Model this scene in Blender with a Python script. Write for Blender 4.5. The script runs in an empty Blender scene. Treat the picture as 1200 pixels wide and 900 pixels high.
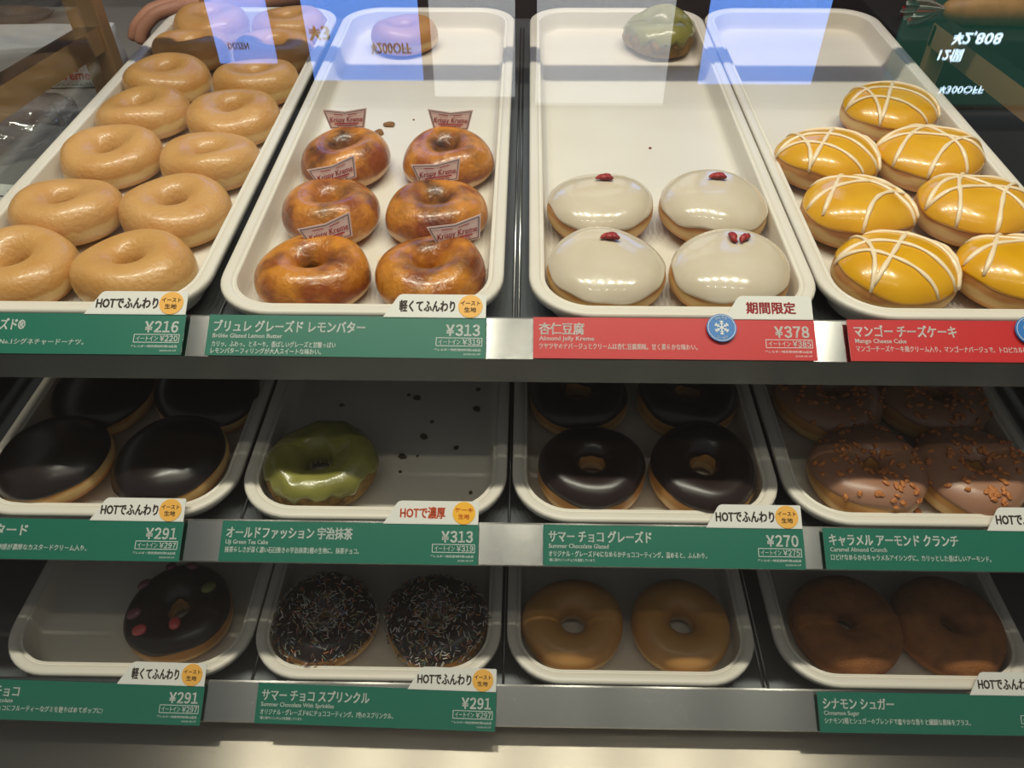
import bpy, bmesh, math, random
from math import sin, cos, pi, radians as R
from mathutils import Vector, Matrix, Euler, noise

# ------------------------------------------------------------------ camera, world, lights, exposure
SC = bpy.context.scene
COL = SC.collection
ZE = 1.40                                   # eye height of the photographer; z below is measured from here

cam = bpy.data.cameras.new('camera')
cam.sensor_fit = 'HORIZONTAL'
cam.sensor_width = 36.0
cam.lens = 36.0 * 899.25 / 1200.0
cam.clip_start = 0.01
cam_o = bpy.data.objects.new('camera', cam)
COL.objects.link(cam_o)
Fv = Vector((-0.01562654, 0.72773989, -0.68567519)).normalized()
Uv = Vector((-0.00957001, 0.68561865, 0.72789799))
Rv = Fv.cross(Uv).normalized()
Uv = Rv.cross(Fv).normalized()
cam_o.matrix_world = Matrix(((Rv.x, Uv.x, -Fv.x, 0), (Rv.y, Uv.y, -Fv.y, 0), (Rv.z, Uv.z, -Fv.z, ZE), (0, 0, 0, 1)))
SC.camera = cam_o

SC.view_settings.view_transform = 'Standard'
SC.view_settings.look = 'None'
SC.view_settings.gamma = 1.0
SC.view_settings.use_curve_mapping = False
SC.view_settings.exposure = 0.0
SC.cycles.transparent_max_bounces = 24

world = bpy.data.worlds.new('shop_ambient')
SC.world = world
world.use_nodes = True
world.node_tree.nodes['Background'].inputs[0].default_value = (0.97, 0.97, 1.0, 1)
world.node_tree.nodes['Background'].inputs[1].default_value = 0.15


def lamp(x, y, z, power, sx, sy, col=(1.0, 0.90, 0.76)):
    l = bpy.data.lights.new('ceiling_lamp', 'AREA')
    l.shape = 'RECTANGLE'
    l.size = sx
    l.size_y = sy
    l.energy = power
    l.color = col
    o = bpy.data.objects.new('ceiling_lamp', l)
    COL.objects.link(o)
    o.location = (x, y, z + ZE)
    return o


for k in range(6):
    lamp(-0.80 + 0.32 * k, 0.55, 1.30, 6.3, 0.08, 0.05)
for k in range(5):
    lamp(-0.72 + 0.36 * k, -0.12, 1.30, 0.7, 0.10, 0.06)

# ------------------------------------------------------------------ measures
SHELF = [(0.4388, -0.3438), (0.3636, -0.4887), (0.2976, -0.6249)]      # front edge (y, z) of each shelf
SLOPE = [0.0272, 0.0, 0.0]
TRAY_W, TRAY_L, TRAY_H = 0.2176, 0.622, 0.0235
TRAY_X = [[-0.4589, -0.2338, 0.0030, 0.2223], [-0.4522, -0.2310, -0.0090, 0.2125], [-0.4553, -0.2358, -0.0131, 0.2221]]


# ------------------------------------------------------------------ helpers
def lin(r, g, b):
    f = lambda v: (v / 12.92 if v <= 0.04045 else ((v + 0.055) / 1.055) ** 2.4)
    return (f(r / 255.0), f(g / 255.0), f(b / 255.0), 1.0)


def sset(b, name, v):
    if name in b.inputs:
        b.inputs[name].default_value = v


def mat(name, col, rough=0.5, metal=0.0, coat=0.0, coat_rough=0.1, spec=0.5, emit=None, estr=0.0, bump=None, var=None, sss=0.0):
    """principled material; bump=(scale, strength, detail); var=(colour, noise scale, lo, hi)"""
    m = bpy.data.materials.new(name)
    m.use_nodes = True
    nt = m.node_tree
    b = nt.nodes['Principled BSDF']
    b.inputs['Base Color'].default_value = col
    b.inputs['Roughness'].default_value = rough
    b.inputs['Metallic'].default_value = metal
    sset(b, 'Coat Weight', coat)
    sset(b, 'Coat Roughness', coat_rough)
    sset(b, 'Specular IOR Level', spec)
    if sss:
        sset(b, 'Subsurface Weight', sss)
        sset(b, 'Subsurface Radius', (0.006, 0.004, 0.002))
        sset(b, 'Subsurface Scale', 0.6)
    if emit:
        sset(b, 'Emission Color', emit)
        sset(b, 'Emission Strength', estr)
    tc = nt.nodes.new('ShaderNodeTexCoord')
    if var:
        n = nt.nodes.new('ShaderNodeTexNoise')
        n.inputs['Scale'].default_value = var[1]
        n.inputs['Detail'].default_value = 4
        nt.links.new(tc.outputs['Object'], n.inputs['Vector'])
        r = nt.nodes.new('ShaderNodeValToRGB')
        r.color_ramp.elements[0].position = var[2]
        r.color_ramp.elements[0].color = col
        r.color_ramp.elements[1].position = var[3]
        r.color_ramp.elements[1].color = var[0]
        nt.links.new(n.outputs['Fac'], r.inputs['Fac'])
        nt.links.new(r.outputs['Color'], b.inputs['Base Color'])
    if bump:
        n = nt.nodes.new('ShaderNodeTexNoise')
        n.inputs['Scale'].default_value = bump[0]
        n.inputs['Detail'].default_value = bump[2]
        nt.links.new(tc.outputs['Object'], n.inputs['Vector'])
        bp = nt.nodes.new('ShaderNodeBump')
        bp.inputs['Strength'].default_value = bump[1]
        bp.inputs['Distance'].default_value = 0.002
        nt.links.new(n.outputs['Fac'], bp.inputs['Height'])
        nt.links.new(bp.outputs['Normal'], b.inputs['Normal'])
    return m


def dough_mat(name, body, waist, zw, hw, patch=None, pscale=30.0, plo=0.45, phi=0.7, rough=0.35, coat=0.0, bump=(120, 0.15, 4), base=None, zb=0.006):
    """fried dough: body colour with mottling, the pale unfried band at height zw, darker base under zb"""
    m = mat(name, body, rough, coat=coat, coat_rough=0.18, bump=bump)
    nt = m.node_tree
    b = nt.nodes['Principled BSDF']
    tc = nt.nodes['Texture Coordinate']
    src = None
    n = nt.nodes.new('ShaderNodeTexNoise')
    n.inputs['Scale'].default_value = pscale
    n.inputs['Detail'].default_value = 5
    nt.links.new(tc.outputs['Object'], n.inputs['Vector'])
    r = nt.nodes.new('ShaderNodeValToRGB')
    r.color_ramp.elements[0].position = plo
    r.color_ramp.elements[0].color = body
    r.color_ramp.elements[1].position = phi
    r.color_ramp.elements[1].color = patch or body
    nt.links.new(n.outputs['Fac'], r.inputs['Fac'])
    src = r.outputs['Color']
    sep = nt.nodes.new('ShaderNodeSeparateXYZ')
    nt.links.new(tc.outputs['Object'], sep.inputs[0])
    # noisy height
    n2 = nt.nodes.new('ShaderNodeTexNoise')
    n2.inputs['Scale'].default_value = 45
    nt.links.new(tc.outputs['Object'], n2.inputs['Vector'])
    ma = nt.nodes.new('ShaderNodeMath')
    ma.operation = 'MULTIPLY_ADD'
    nt.links.new(n2.outputs['Fac'], ma.inputs[0])
    ma.inputs[1].default_value = 0.008
    ma.inputs[2].default_value = -0.004
    ad = nt.nodes.new('ShaderNodeMath')
    ad.operation = 'ADD'
    nt.links.new(sep.outputs[2], ad.inputs[0])
    nt.links.new(ma.outputs[0], ad.inputs[1])
    if waist:
        d = nt.nodes.new('ShaderNodeMath')
        d.operation = 'SUBTRACT'
        nt.links.new(ad.outputs[0], d.inputs[0])
        d.inputs[1].default_value = zw
        a = nt.nodes.new('ShaderNodeMath')
        a.operation = 'ABSOLUTE'
        nt.links.new(d.outputs[0], a.inputs[0])
        mr = nt.nodes.new('ShaderNodeMapRange')
        mr.interpolation_type = 'SMOOTHSTEP'
        nt.links.new(a.outputs[0], mr.inputs[0])
        mr.inputs[1].default_value = hw * 0.3
        mr.inputs[2].default_value = hw
        mr.inputs[3].default_value = 1.0
        mr.inputs[4].default_value = 0.0
        mx = nt.nodes.new('ShaderNodeMix')
        mx.data_type = 'RGBA'
        nt.links.new(mr.outputs[0], mx.inputs[0])
        nt.links.new(src, mx.inputs[6])
        mx.inputs[7].default_value = waist
        src = mx.outputs[2]
    nt.links.new(src, b.inputs['Base Color'])
    return m


def steel_mat(name, col, rough=0.28, aniso=0.75, tan=(0, 1, 0), scratch=0.05):
    m = mat(name, col, rough, metal=1.0)
    nt = m.node_tree
    b = nt.nodes['Principled BSDF']
    sset(b, 'Anisotropic', aniso)
    t = nt.nodes.new('ShaderNodeCombineXYZ')
    for q in range(3):
        t.inputs[q].default_value = tan[q]
    nt.links.new(t.outputs[0], b.inputs['Tangent'])
    tc = nt.nodes['Texture Coordinate']
    mp = nt.nodes.new('ShaderNodeMapping')
    mp.inputs['Scale'].default_value = (6, 420, 420)
    nt.links.new(tc.outputs['Object'], mp.inputs['Vector'])
    n = nt.nodes.new('ShaderNodeTexNoise')
    n.inputs['Scale'].default_value = 1.0
    n.inputs['Detail'].default_value = 3
    nt.links.new(mp.outputs[0], n.inputs['Vector'])
    bp = nt.nodes.new('ShaderNodeBump')
    bp.inputs['Strength'].default_value = scratch
    bp.inputs['Distance'].default_value = 0.001
    nt.links.new(n.outputs['Fac'], bp.inputs['Height'])
    nt.links.new(bp.outputs['Normal'], b.inputs['Normal'])
    return m


def glass_mat(name, tint=(0.97, 0.99, 0.98, 1), f0=0.04, rough=0.0, gain=1.0):
    """clear pane: transparent body, mirror reflection growing with the viewing angle (Schlick)"""
    m = bpy.data.materials.new(name)
    m.use_nodes = True
    nt = m.node_tree
    nt.nodes.clear()
    out = nt.nodes.new('ShaderNodeOutputMaterial')
    tr = nt.nodes.new('ShaderNodeBsdfTransparent')
    tr.inputs[0].default_value = tint
    gl = nt.nodes.new('ShaderNodeBsdfGlossy')
    gl.inputs['Roughness'].default_value = rough
    gl.inputs[0].default_value = (1, 1, 1, 1)
    geo = nt.nodes.new('ShaderNodeNewGeometry')
    dot = nt.nodes.new('ShaderNodeVectorMath')
    dot.operation = 'DOT_PRODUCT'
    nt.links.new(geo.outputs['Normal'], dot.inputs[0])
    nt.links.new(geo.outputs['Incoming'], dot.inputs[1])
    ab = nt.nodes.new('ShaderNodeMath')
    ab.operation = 'ABSOLUTE'
    nt.links.new(dot.outputs['Value'], ab.inputs[0])
    inv = nt.nodes.new('ShaderNodeMath')
    inv.operation = 'SUBTRACT'
    inv.inputs[0].default_value = 1.0
    nt.links.new(ab.outputs[0], inv.inputs[1])
    pw = nt.nodes.new('ShaderNodeMath')
    pw.operation = 'POWER'
    nt.links.new(inv.outputs[0], pw.inputs[0])
    pw.inputs[1].default_value = 5.0
    fm = nt.nodes.new('ShaderNodeMath')
    fm.operation = 'MULTIPLY_ADD'
    nt.links.new(pw.outputs[0], fm.inputs[0])
    fm.inputs[1].default_value = (1 - f0) * gain
    fm.inputs[2].default_value = f0 * gain
    mx = nt.nodes.new('ShaderNodeMixShader')
    nt.links.new(fm.outputs[0], mx.inputs[0])
    nt.links.new(tr.outputs[0], mx.inputs[1])
    nt.links.new(gl.outputs[0], mx.inputs[2])
    nt.links.new(mx.outputs[0], out.inputs[0])
    return m


def link(o, parent=None):
    COL.objects.link(o)
    if parent is not None:
        o.parent = parent
    return o


def obj(name, me, mats, parent=None, loc=(0, 0, 0), rot=(0, 0, 0), smooth=True):
    if isinstance(me, bmesh.types.BMesh):
        bm = me
        bmesh.ops.recalc_face_normals(bm, faces=bm.faces)
        m = bpy.data.meshes.new(name)
        bm.to_mesh(m)
        bm.free()
        me = m
        for p in me.polygons:
            p.use_smooth = smooth
    if not isinstance(mats, (list, tuple)):
        mats = [mats]
    if len(me.materials) == 0:
        for mm in mats:
            me.materials.append(mm)
    o = bpy.data.objects.new(name, me)
    o.location = loc
    o.rotation_euler = rot
    return link(o, parent)


def mesh(name, verts, faces, smooth=True):
    m = bpy.data.meshes.new(name)
    m.from_pydata([tuple(v) for v in verts], [], faces)
    m.update()
    for p in m.polygons:
        p.use_smooth = smooth
    return m


def tag(o, label, cat, group=None, kind=None):
    o['label'] = label
    o['category'] = cat
    if group:
        o['group'] = group
    if kind:
        o['kind'] = kind
    return o


def struct(o):
    o['kind'] = 'structure'
    return o


def empty(name, loc, rot=(0, 0, 0)):
    o = bpy.data.objects.new(name, None)
    o.empty_display_size = 0.02
    o.location = loc
    o.rotation_euler = rot
    return link(o)


def box_bm(x0, x1, y0, y1, z0, z1, bev=0.0, bm=None, seg=2):
    own = bmesh.new()
    r = bmesh.ops.create_cube(own, size=1.0)
    for v in own.verts:
        v.co = Vector(((x0 + x1) / 2 + v.co.x * (x1 - x0), (y0 + y1) / 2 + v.co.y * (y1 - y0), (z0 + z1) / 2 + v.co.z * (z1 - z0)))
    if bev > 0:
        bmesh.ops.bevel(own, geom=own.edges[:] + own.verts[:], offset=bev, segments=seg, affect='EDGES', profile=0.6)
    if bm is None:
        return own
    tmp = bpy.data.meshes.new('tmp')
    own.to_mesh(tmp)
    own.free()
    bm.from_mesh(tmp)
    bpy.data.meshes.remove(tmp)
    return bm


def extrude_profile(pts, x0, x1):
    """closed (y, z) outline swept along x"""
    n = len(pts)
    v = [(x0, p[0], p[1]) for p in pts] + [(x1, p[0], p[1]) for p in pts]
    f = [(i, (i + 1) % n, n + (i + 1) % n, n + i) for i in range(n)]
    f.append(tuple(range(n - 1, -1, -1)))
    f.append(tuple(range(n, 2 * n)))
    bm = bmesh.new()
    vs = [bm.verts.new(p) for p in v]
    for q in f:
        bm.faces.new([vs[i] for i in q])
    bmesh.ops.recalc_face_normals(bm, faces=bm.faces)
    return bm


def tube(pts, rad, seg=8, flat=1.0, closed_ends=True):
    """round (or flattened) rope through pts -> (verts, faces)"""
    vs, fs = [], []
    n = len(pts)
    pts = [Vector(p) for p in pts]
    for i, p in enumerate(pts):
        t = (pts[min(i + 1, n - 1)] - pts[max(i - 1, 0)])
        t = t.normalized() if t.length > 1e-9 else Vector((1, 0, 0))
        up = Vector((0, 0, 1)) if abs(t.z) < 0.95 else Vector((0, 1, 0))
        s = t.cross(up).normalized()
        u = s.cross(t).normalized()
        r = rad[i] if isinstance(rad, (list, tuple)) else rad
        for k in range(seg):
            a = 2 * pi * k / seg
            vs.append(p + s * (r * cos(a)) + u * (r * flat * sin(a)))
    for i in range(n - 1):
        for k in range(seg):
            a = i * seg + k
            b = i * seg + (k + 1) % seg
            fs.append((a, b, b + seg, a + seg))
    if closed_ends:
        fs.append(tuple(range(seg - 1, -1, -1)))
        fs.append(tuple((n - 1) * seg + k for k in range(seg)))
    return vs, fs


def text_mesh(body, size, bold=0.0, shear=0.0, res=2, spacing=1.0):
    c = bpy.data.curves.new('lettering', 'FONT')
    c.body = body
    c.size = size
    c.offset = bold * size
    c.shear = shear
    c.resolution_u = res
    c.space_character = spacing
    o = bpy.data.objects.new('lettering', c)
    COL.objects.link(o)
    dg = bpy.context.evaluated_depsgraph_get()
    m = bpy.data.meshes.new_from_object(o.evaluated_get(dg))
    bpy.data.objects.remove(o)
    bpy.data.curves.remove(c)
    return m


class Flat:
    """collects flat lettering and shapes in one mesh; coordinates in millimetres, x right, y up"""
    def __init__(self):
        self.v, self.f, self.m = [], [], []

    def text(self, body, x, y, size, mi=0, width=None, align='L', bold=0.02, shear=0.0, z=0.0, res=2):
        me = text_mesh(body, size, min(bold, 0.005), shear, res)
        if not len(me.vertices):
            return
        xs = [q.co.x for q in me.vertices]
        x0, x1 = min(xs), max(xs)
        sx = (width / (x1 - x0)) if width else 1.0
        w = (x1 - x0) * sx
        ox = x if align == 'L' else (x - w if align == 'R' else x - w / 2)
        # heavy strokes: the same letters laid again a hair aside
        d = max(bold - 0.005, 0.0) * size * 0.8
        shifts = [(0, 0)] if d <= 0 else ([(-d, 0), (d, 0)] if bold < 0.016 else [(-d, -d * 0.6), (d, -d * 0.6), (-d, d * 0.6), (d, d * 0.6)])
        for ax, ay in shifts:
            b = len(self.v)
            for q in me.vertices:
                self.v.append((ox + (q.co.x - x0) * sx + ax, y + q.co.y + ay, z))
            for p in me.polygons:
                self.f.append(tuple(b + i for i in p.vertices))
                self.m.append(mi)
        bpy.data.meshes.remove(me)

    def digits(self, body, x, y, size, width, mi=0, bold=0.03):
        """price figures, right-aligned at x, each figure set on its own"""
        gl = []
        for ch in body:
            t = Flat()
            t.text('\uffe5' if ch == '\u00a5' else chr(ord(ch) + 0xFEE0), 0, 0, size, 0, bold=bold, res=2)
            x0, x1 = min(q[0] for q in t.v), max(q[0] for q in t.v)
            gl.append((t, x0, x1))
        gap = size * 0.085
        tot = sum(b - a for _, a, b in gl) + gap * (len(gl) - 1)
        k = width / tot
        cx = x - width
        for t, x0, x1 in gl:
            b = len(self.v)
            for vx, vy, vz in t.v:
                self.v.append((cx + (vx - x0) * k, y + vy, 0.0))
            for f in t.f:
                self.f.append(tuple(b + q for q in f))
                self.m.append(mi)
            cx += (x1 - x0 + gap) * k

    def poly(self, pts, mi=0, z=0.0):
        b = len(self.v)
        for p in pts:
            self.v.append((p[0], p[1], z))
        self.f.append(tuple(range(b, b + len(pts))))
        self.m.append(mi)

    def rect(self, x0, y0, x1, y1, mi=0, z=0.0):
        self.poly([(x0, y0), (x1, y0), (x1, y1), (x0, y1)], mi, z)

    def line(self, a, b, w, mi=0, z=0.0):
        a, b = Vector(a), Vector(b)
        d = (b - a).normalized()
        n = Vector((-d.y, d.x)) * w / 2
        self.poly([a - n, b - n, b + n, a + n], mi, z)

    def frame(self, x0, y0, x1, y1, w, mi=0, z=0.0):
        self.rect(x0, y0, x1, y0 + w, mi, z)
        self.rect(x0, y1 - w, x1, y1, mi, z)
        self.rect(x0, y0, x0 + w, y1, mi, z)
        self.rect(x1 - w, y0, x1, y1, mi, z)

    def disc(self, cx, cy, r, mi=0, z=0.0, n=40):
        self.poly([(cx + r * cos(2 * pi * k / n), cy + r * sin(2 * pi * k / n)) for k in range(n)], mi, z)

    def ring(self, cx, cy, r, w, mi=0, z=0.0, n=40):
        for k in range(n):
            a, b = 2 * pi * k / n, 2 * pi * (k + 1) / n
            self.poly([(cx + r * cos(a), cy + r * sin(a)), (cx + r * cos(b), cy + r * sin(b)),
                       (cx + (r - w) * cos(b), cy + (r - w) * sin(b)), (cx + (r - w) * cos(a), cy + (r - w) * sin(a))], mi, z)

    def build(self, name, mats, parent, loc=(0, 0, 0), rot=(0, 0, 0)):
        me = bpy.data.meshes.new(name)
        me.from_pydata([(a / 1000, b / 1000, c / 1000) for a, b, c in self.v], [], self.f)
        me.update()
        for mm in mats:
            me.materials.append(mm)
        for p, k in zip(me.polygons, self.m):
            p.material_index = k
        o = bpy.data.objects.new(name, me)
        o.location = loc
        o.rotation_euler = rot
        return link(o, parent)


def plate(pts, th):
    """flat outline in mm -> thin solid bmesh in metres, front face at z=0"""
    bm = bmesh.new()
    a = [bm.verts.new((p[0] / 1000, p[1] / 1000, 0)) for p in pts]
    b = [bm.verts.new((p[0] / 1000, p[1] / 1000, -th)) for p in pts]
    n = len(pts)
    bm.faces.new(a)
    bm.faces.new(b[::-1])
    for i in range(n):
        bm.faces.new((a[i], b[i], b[(i + 1) % n], a[(i + 1) % n]))
    bmesh.ops.recalc_face_normals(bm, faces=bm.faces)
    return bm


# ------------------------------------------------------------------ materials
M = {}
M['tray'] = mat('tray_white', lin(226, 219, 207), 0.40, bump=(60, 0.04, 3), var=(lin(219, 211, 198), 9, 0.35, 0.7))
M['steel'] = steel_mat('brushed_steel', (0.47, 0.46, 0.44, 1), 0.22, 0.97, (0, -0.866, -0.5))
M['deck'] = steel_mat('deck_steel', (0.48, 0.43, 0.365, 1), 0.36, 0.94, (0, 1, 0))
M['darksteel'] = mat('shelf_steel', (0.17, 0.18, 0.19, 1), 0.42, metal=0.7, bump=(90, 0.05, 3))
M['rod'] = mat('rod_steel', (0.5, 0.5, 0.5, 1), 0.25, metal=1.0)
M['dark'] = mat('dark_panel', (0.012, 0.013, 0.014, 1), 0.45)
M['brass'] = mat('warm_metal', (0.42, 0.26, 0.12, 1), 0.36, metal=0.2, bump=(50, 0.04, 2))
M['brass_top'] = mat('cool_metal', (0.30, 0.34, 0.40, 1), 0.22, metal=1.0)
M['counter'] = mat('grey_counter', (0.22, 0.21, 0.205, 1), 0.5, bump=(40, 0.05, 3))
M['wall'] = mat('back_wall', (0.035, 0.02, 0.02, 1), 0.6)
M['floor'] = mat('floor_tile', (0.12, 0.11, 0.10, 1), 0.5)
M['glass'] = glass_mat('clear_glass')
M['acrylic'] = glass_mat('clear_acrylic', tint=(0.985, 0.99, 0.99, 1), f0=0.02)
M['film'] = glass_mat('clear_film', tint=(0.88, 0.88, 0.90, 1), f0=0.07, rough=0.10, gain=1.7)
M['green'] = mat('tag_green', lin(6, 110, 88), 0.42)
M['red'] = mat('tag_red', lin(206, 26, 30), 0.42)
M['white'] = mat('print_white', lin(240, 240, 236), 0.5)
M['paper'] = mat('paper_white', lin(226, 224, 218), 0.55)
M['cream'] = mat('paper_cream', lin(236, 228, 210), 0.55)
M['ink'] = mat('ink_brown', lin(74, 58, 52), 0.6)
M['inkred'] = mat('ink_red', lin(190, 40, 48), 0.6)
M['inkorange'] = mat('ink_orange', lin(226, 96, 44), 0.6)
M['orange'] = mat('sticker_orange', lin(240, 178, 78), 0.5)
M['yellow'] = mat('sticker_yellow', lin(246, 180, 30), 0.5)
M['blue'] = mat('badge_blue', lin(44, 118, 190), 0.4)
M['grey_ink'] = mat('ink_grey', lin(105, 92, 96), 0.6)
M['pick'] = mat('pick_paper', lin(238, 208, 202), 0.55)
M['pickred'] = mat('pick_red', lin(178, 44, 50), 0.55)

M['glazed'] = dough_mat('glazed_dough', lin(208, 157, 92), lin(226, 190, 128), 0.0135, 0.0055, patch=lin(198, 141, 73), pscale=28, rough=0.38, coat=0.35, bump=(280, 0.42, 8))
M['plain'] = dough_mat('plain_dough', lin(196, 142, 78), lin(220, 180, 118), 0.012, 0.005, patch=lin(180, 124, 62), pscale=22, rough=0.42, coat=0.2, bump=(90, 0.15, 4))
M['shell'] = dough_mat('shell_dough', lin(200, 142, 78), lin(222, 184, 122), 0.0165, 0.006, patch=lin(176, 112, 52), pscale=35, rough=0.5, bump=(110, 0.25, 5))
M['brulee'] = dough_mat('caramel_crust', lin(208, 134, 42), lin(216, 168, 108), 0.008, 0.0055, patch=lin(146, 70, 20), pscale=32, plo=0.42, phi=0.62, rough=0.26, coat=0.5, bump=(200, 0.8, 6))
M['cinnamon'] = dough_mat('cinnamon_sugar', lin(150, 92, 42), lin(172, 112, 58), 0.012, 0.004, patch=lin(124, 72, 30), pscale=60, rough=0.75, bump=(700, 0.55, 3))
M['cake'] = mat('cake_dough', lin(150, 116, 58), 0.75, bump=(220, 0.8, 6), var=(lin(96, 72, 30), 130, 0.4, 0.7))
M['choco'] = mat('dark_chocolate', lin(40, 27, 25), 0.30, coat=0.15, coat_rough=0.25, bump=(28, 0.05, 3))
M['custardchoco'] = mat('black_chocolate', lin(34, 24, 22), 0.28, coat=0.2, coat_rough=0.22, bump=(24, 0.05, 3))
M['matcha'] = mat('matcha_icing', lin(142, 138, 68), 0.26, coat=0.35, coat_rough=0.15, bump=(60, 0.4, 4), var=(lin(118, 114, 50), 30, 0.35, 0.7))
M['jelly'] = mat('almond_icing', lin(216, 203, 182), 0.18, coat=0.6, coat_rough=0.06, bump=(60, 0.22, 4), var=(lin(206, 190, 166), 24, 0.4, 0.7), sss=0.15)
M['mango'] = mat('mango_icing', lin(228, 170, 20), 0.26, coat=0.45, coat_rough=0.12, bump=(60, 0.3, 5), var=(lin(216, 152, 10), 26, 0.38, 0.7))
M['drizzle'] = mat('cream_drizzle', lin(246, 222, 184), 0.35, coat=0.2)
M['caramel'] = mat('caramel_icing', lin(160, 116, 92), 0.34, coat=0.15, coat_rough=0.3, bump=(50, 0.25, 4))
M['almond'] = mat('almond_bits', lin(196, 124, 66), 0.6, bump=(300, 0.3, 3), var=(lin(150, 82, 40), 160, 0.4, 0.65))
M['goji'] = mat('goji_red', lin(168, 34, 30), 0.38, bump=(420, 0.7, 3), var=(lin(120, 18, 18), 260, 0.4, 0.7))
M['crumb'] = mat('crumb_brown', lin(150, 104, 56), 0.7, bump=(500, 0.6, 3))
M['crumb_dark'] = mat('crumb_dark', lin(84, 72, 36), 0.7, bump=(500, 0.6, 3))
M['gum_red'] = mat('gummy_red', lin(206, 84, 84), 0.35, coat=0.3)
M['gum_purple'] = mat('gummy_purple', lin(120, 66, 84), 0.35, coat=0.3)
M['gum_orange'] = mat('gummy_orange', lin(206, 128, 44), 0.35, coat=0.3)
M['gum_white'] = mat('gummy_white', lin(226, 214, 196), 0.4, coat=0.3)
M['gum_green'] = mat('gummy_green', lin(120, 128, 60), 0.35, coat=0.3)
SPR = [mat('sprinkle_' + n, c, 0.4) for n, c in (('white', lin(206, 200, 192)), ('pink', lin(170, 106, 108)), ('orange', lin(190, 122, 68)),
       ('yellow', lin(172, 152, 96)), ('green', lin(106, 124, 98)), ('blue', lin(112, 128, 152)), ('brown', lin(84, 60, 50)))]
M['skin'] = mat('skin', lin(196, 140, 112), 0.5, bump=(260, 0.12, 4), sss=0.1)
M['sleeve'] = mat('maroon_sleeve', lin(92, 26, 30), 0.8, bump=(500, 0.3, 2))
M['bag_paper'] = mat('bag_paper', lin(206, 206, 208), 0.6, bump=(25, 0.25, 3))
M['roll_wood'] = mat('roll_wood', lin(190, 132, 66), 0.5, var=(lin(150, 96, 40), 30, 0.35, 0.7))
M['glow_blue'] = mat('added_glow_blue', (0.1, 0.16, 0.3, 1), 0.4, emit=(0.14, 0.33, 1.0, 1), estr=1.9)  # blue glow added so the boards show in the glass top
M['card_white'] = mat('card_white', lin(214, 220, 230), 0.5, emit=(0.70, 0.82, 1.0, 1), estr=0.26)  # pale glow added to plain cards to brighten their reflection
M['card_green'] = mat('card_green', lin(16, 66, 52), 0.5, emit=(0.03, 0.16, 0.12, 1), estr=0.3)  # faint green glow added so this board shows in the glass
M['glow_white'] = mat('added_glow_white', lin(230, 236, 240), 0.5, emit=(0.7, 0.85, 1.0, 1), estr=1.1)  # glow added to the board lettering so its mirror image reads


def burn(m):
    """scorched patches on the caramel crust: dark brown near the top inner edge, by noise"""
    nt = m.node_tree
    b = nt.nodes['Principled BSDF']
    tc = nt.nodes['Texture Coordinate']
    src = b.inputs['Base Color'].links[0].from_socket
    oi = nt.nodes.new('ShaderNodeObjectInfo')
    ad = nt.nodes.new('ShaderNodeVectorMath')
    ad.operation = 'ADD'
    nt.links.new(tc.outputs['Object'], ad.inputs[0])
    nt.links.new(oi.outputs['Location'], ad.inputs[1])
    n = nt.nodes.new('ShaderNodeTexNoise')
    n.inputs['Scale'].default_value = 34
    n.inputs['Detail'].default_value = 3
    nt.links.new(ad.outputs[0], n.inputs['Vector'])
    sep = nt.nodes.new('ShaderNodeSeparateXYZ')
    nt.links.new(tc.outputs['Object'], sep.inputs[0])
    ln = nt.nodes.new('ShaderNodeVectorMath')
    ln.operation = 'LENGTH'
    cb = nt.nodes.new('ShaderNodeCombineXYZ')
    nt.links.new(sep.outputs[0], cb.inputs[0])
    nt.links.new(sep.outputs[1], cb.inputs[1])
    nt.links.new(cb.outputs[0], ln.inputs[0])
    mr = nt.nodes.new('ShaderNodeMapRange')
    nt.links.new(ln.outputs['Value'], mr.inputs[0])
    mr.inputs[1].default_value = 0.012
    mr.inputs[2].default_value = 0.042
    mr.inputs[3].default_value = 0.125
    mr.inputs[4].default_value = -0.07
    s = nt.nodes.new('ShaderNodeMath')
    s.operation = 'ADD'
    nt.links.new(n.outputs['Fac'], s.inputs[0])
    nt.links.new(mr.outputs[0], s.inputs[1])
    r = nt.nodes.new('ShaderNodeValToRGB')
    r.color_ramp.elements[0].position = 0.50
    r.color_ramp.elements[0].color = (0, 0, 0, 1)
    r.color_ramp.elements[1].position = 0.80
    r.color_ramp.elements[1].color = (1, 1, 1, 1)
    nt.links.new(s.outputs[0], r.inputs['Fac'])
    mx = nt.nodes.new('ShaderNodeMix')
    mx.data_type = 'RGBA'
    nt.links.new(r.outputs['Color'], mx.inputs[0])
    nt.links.new(src, mx.inputs[6])
    mx.inputs[7].default_value = lin(58, 25, 12)
    nt.links.new(mx.outputs[2], b.inputs['Base Color'])


burn(M['brulee'])

# ------------------------------------------------------------------ the display case (setting)
XL, XR = -0.62, 0.62
o = obj('floor', box_bm(-2.6, 2.6, -2.5, 2.6, -0.05, 0.0), M['floor'], smooth=False)
struct(o)
o = obj('wall_back', box_bm(-2.6, 2.6, 2.3, 2.4, 0.0, 2.7), M['wall'], smooth=False)
struct(o)

case = empty('display_cabinet', (0, 0, 0))
tag(case, 'stainless steel cabinet under the shelves with a bright brushed deck along the bottom edge', 'display cabinet')
dz = ZE - 0.672
obj('base_body', box_bm(XL, XR, 0.20, 1.10, 0.0, dz - 0.020), M['darksteel'], case, smooth=False)
obj('deck', box_bm(XL - 0.02, XR + 0.02, 0.17, 1.10, dz - 0.0195, dz, 0.002), M['deck'], case, smooth=False)
SIDE = [(ZE - 0.395, 0.50), (ZE - 0.52, 0.45), (ZE - 0.66, 0.40)]
SH_LABEL = ['top steel shelf of the case with a deep dark lip under its price strip', 'middle steel shelf of the case with a thin lip', 'bottom steel shelf of the case just above the bright deck']


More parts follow.
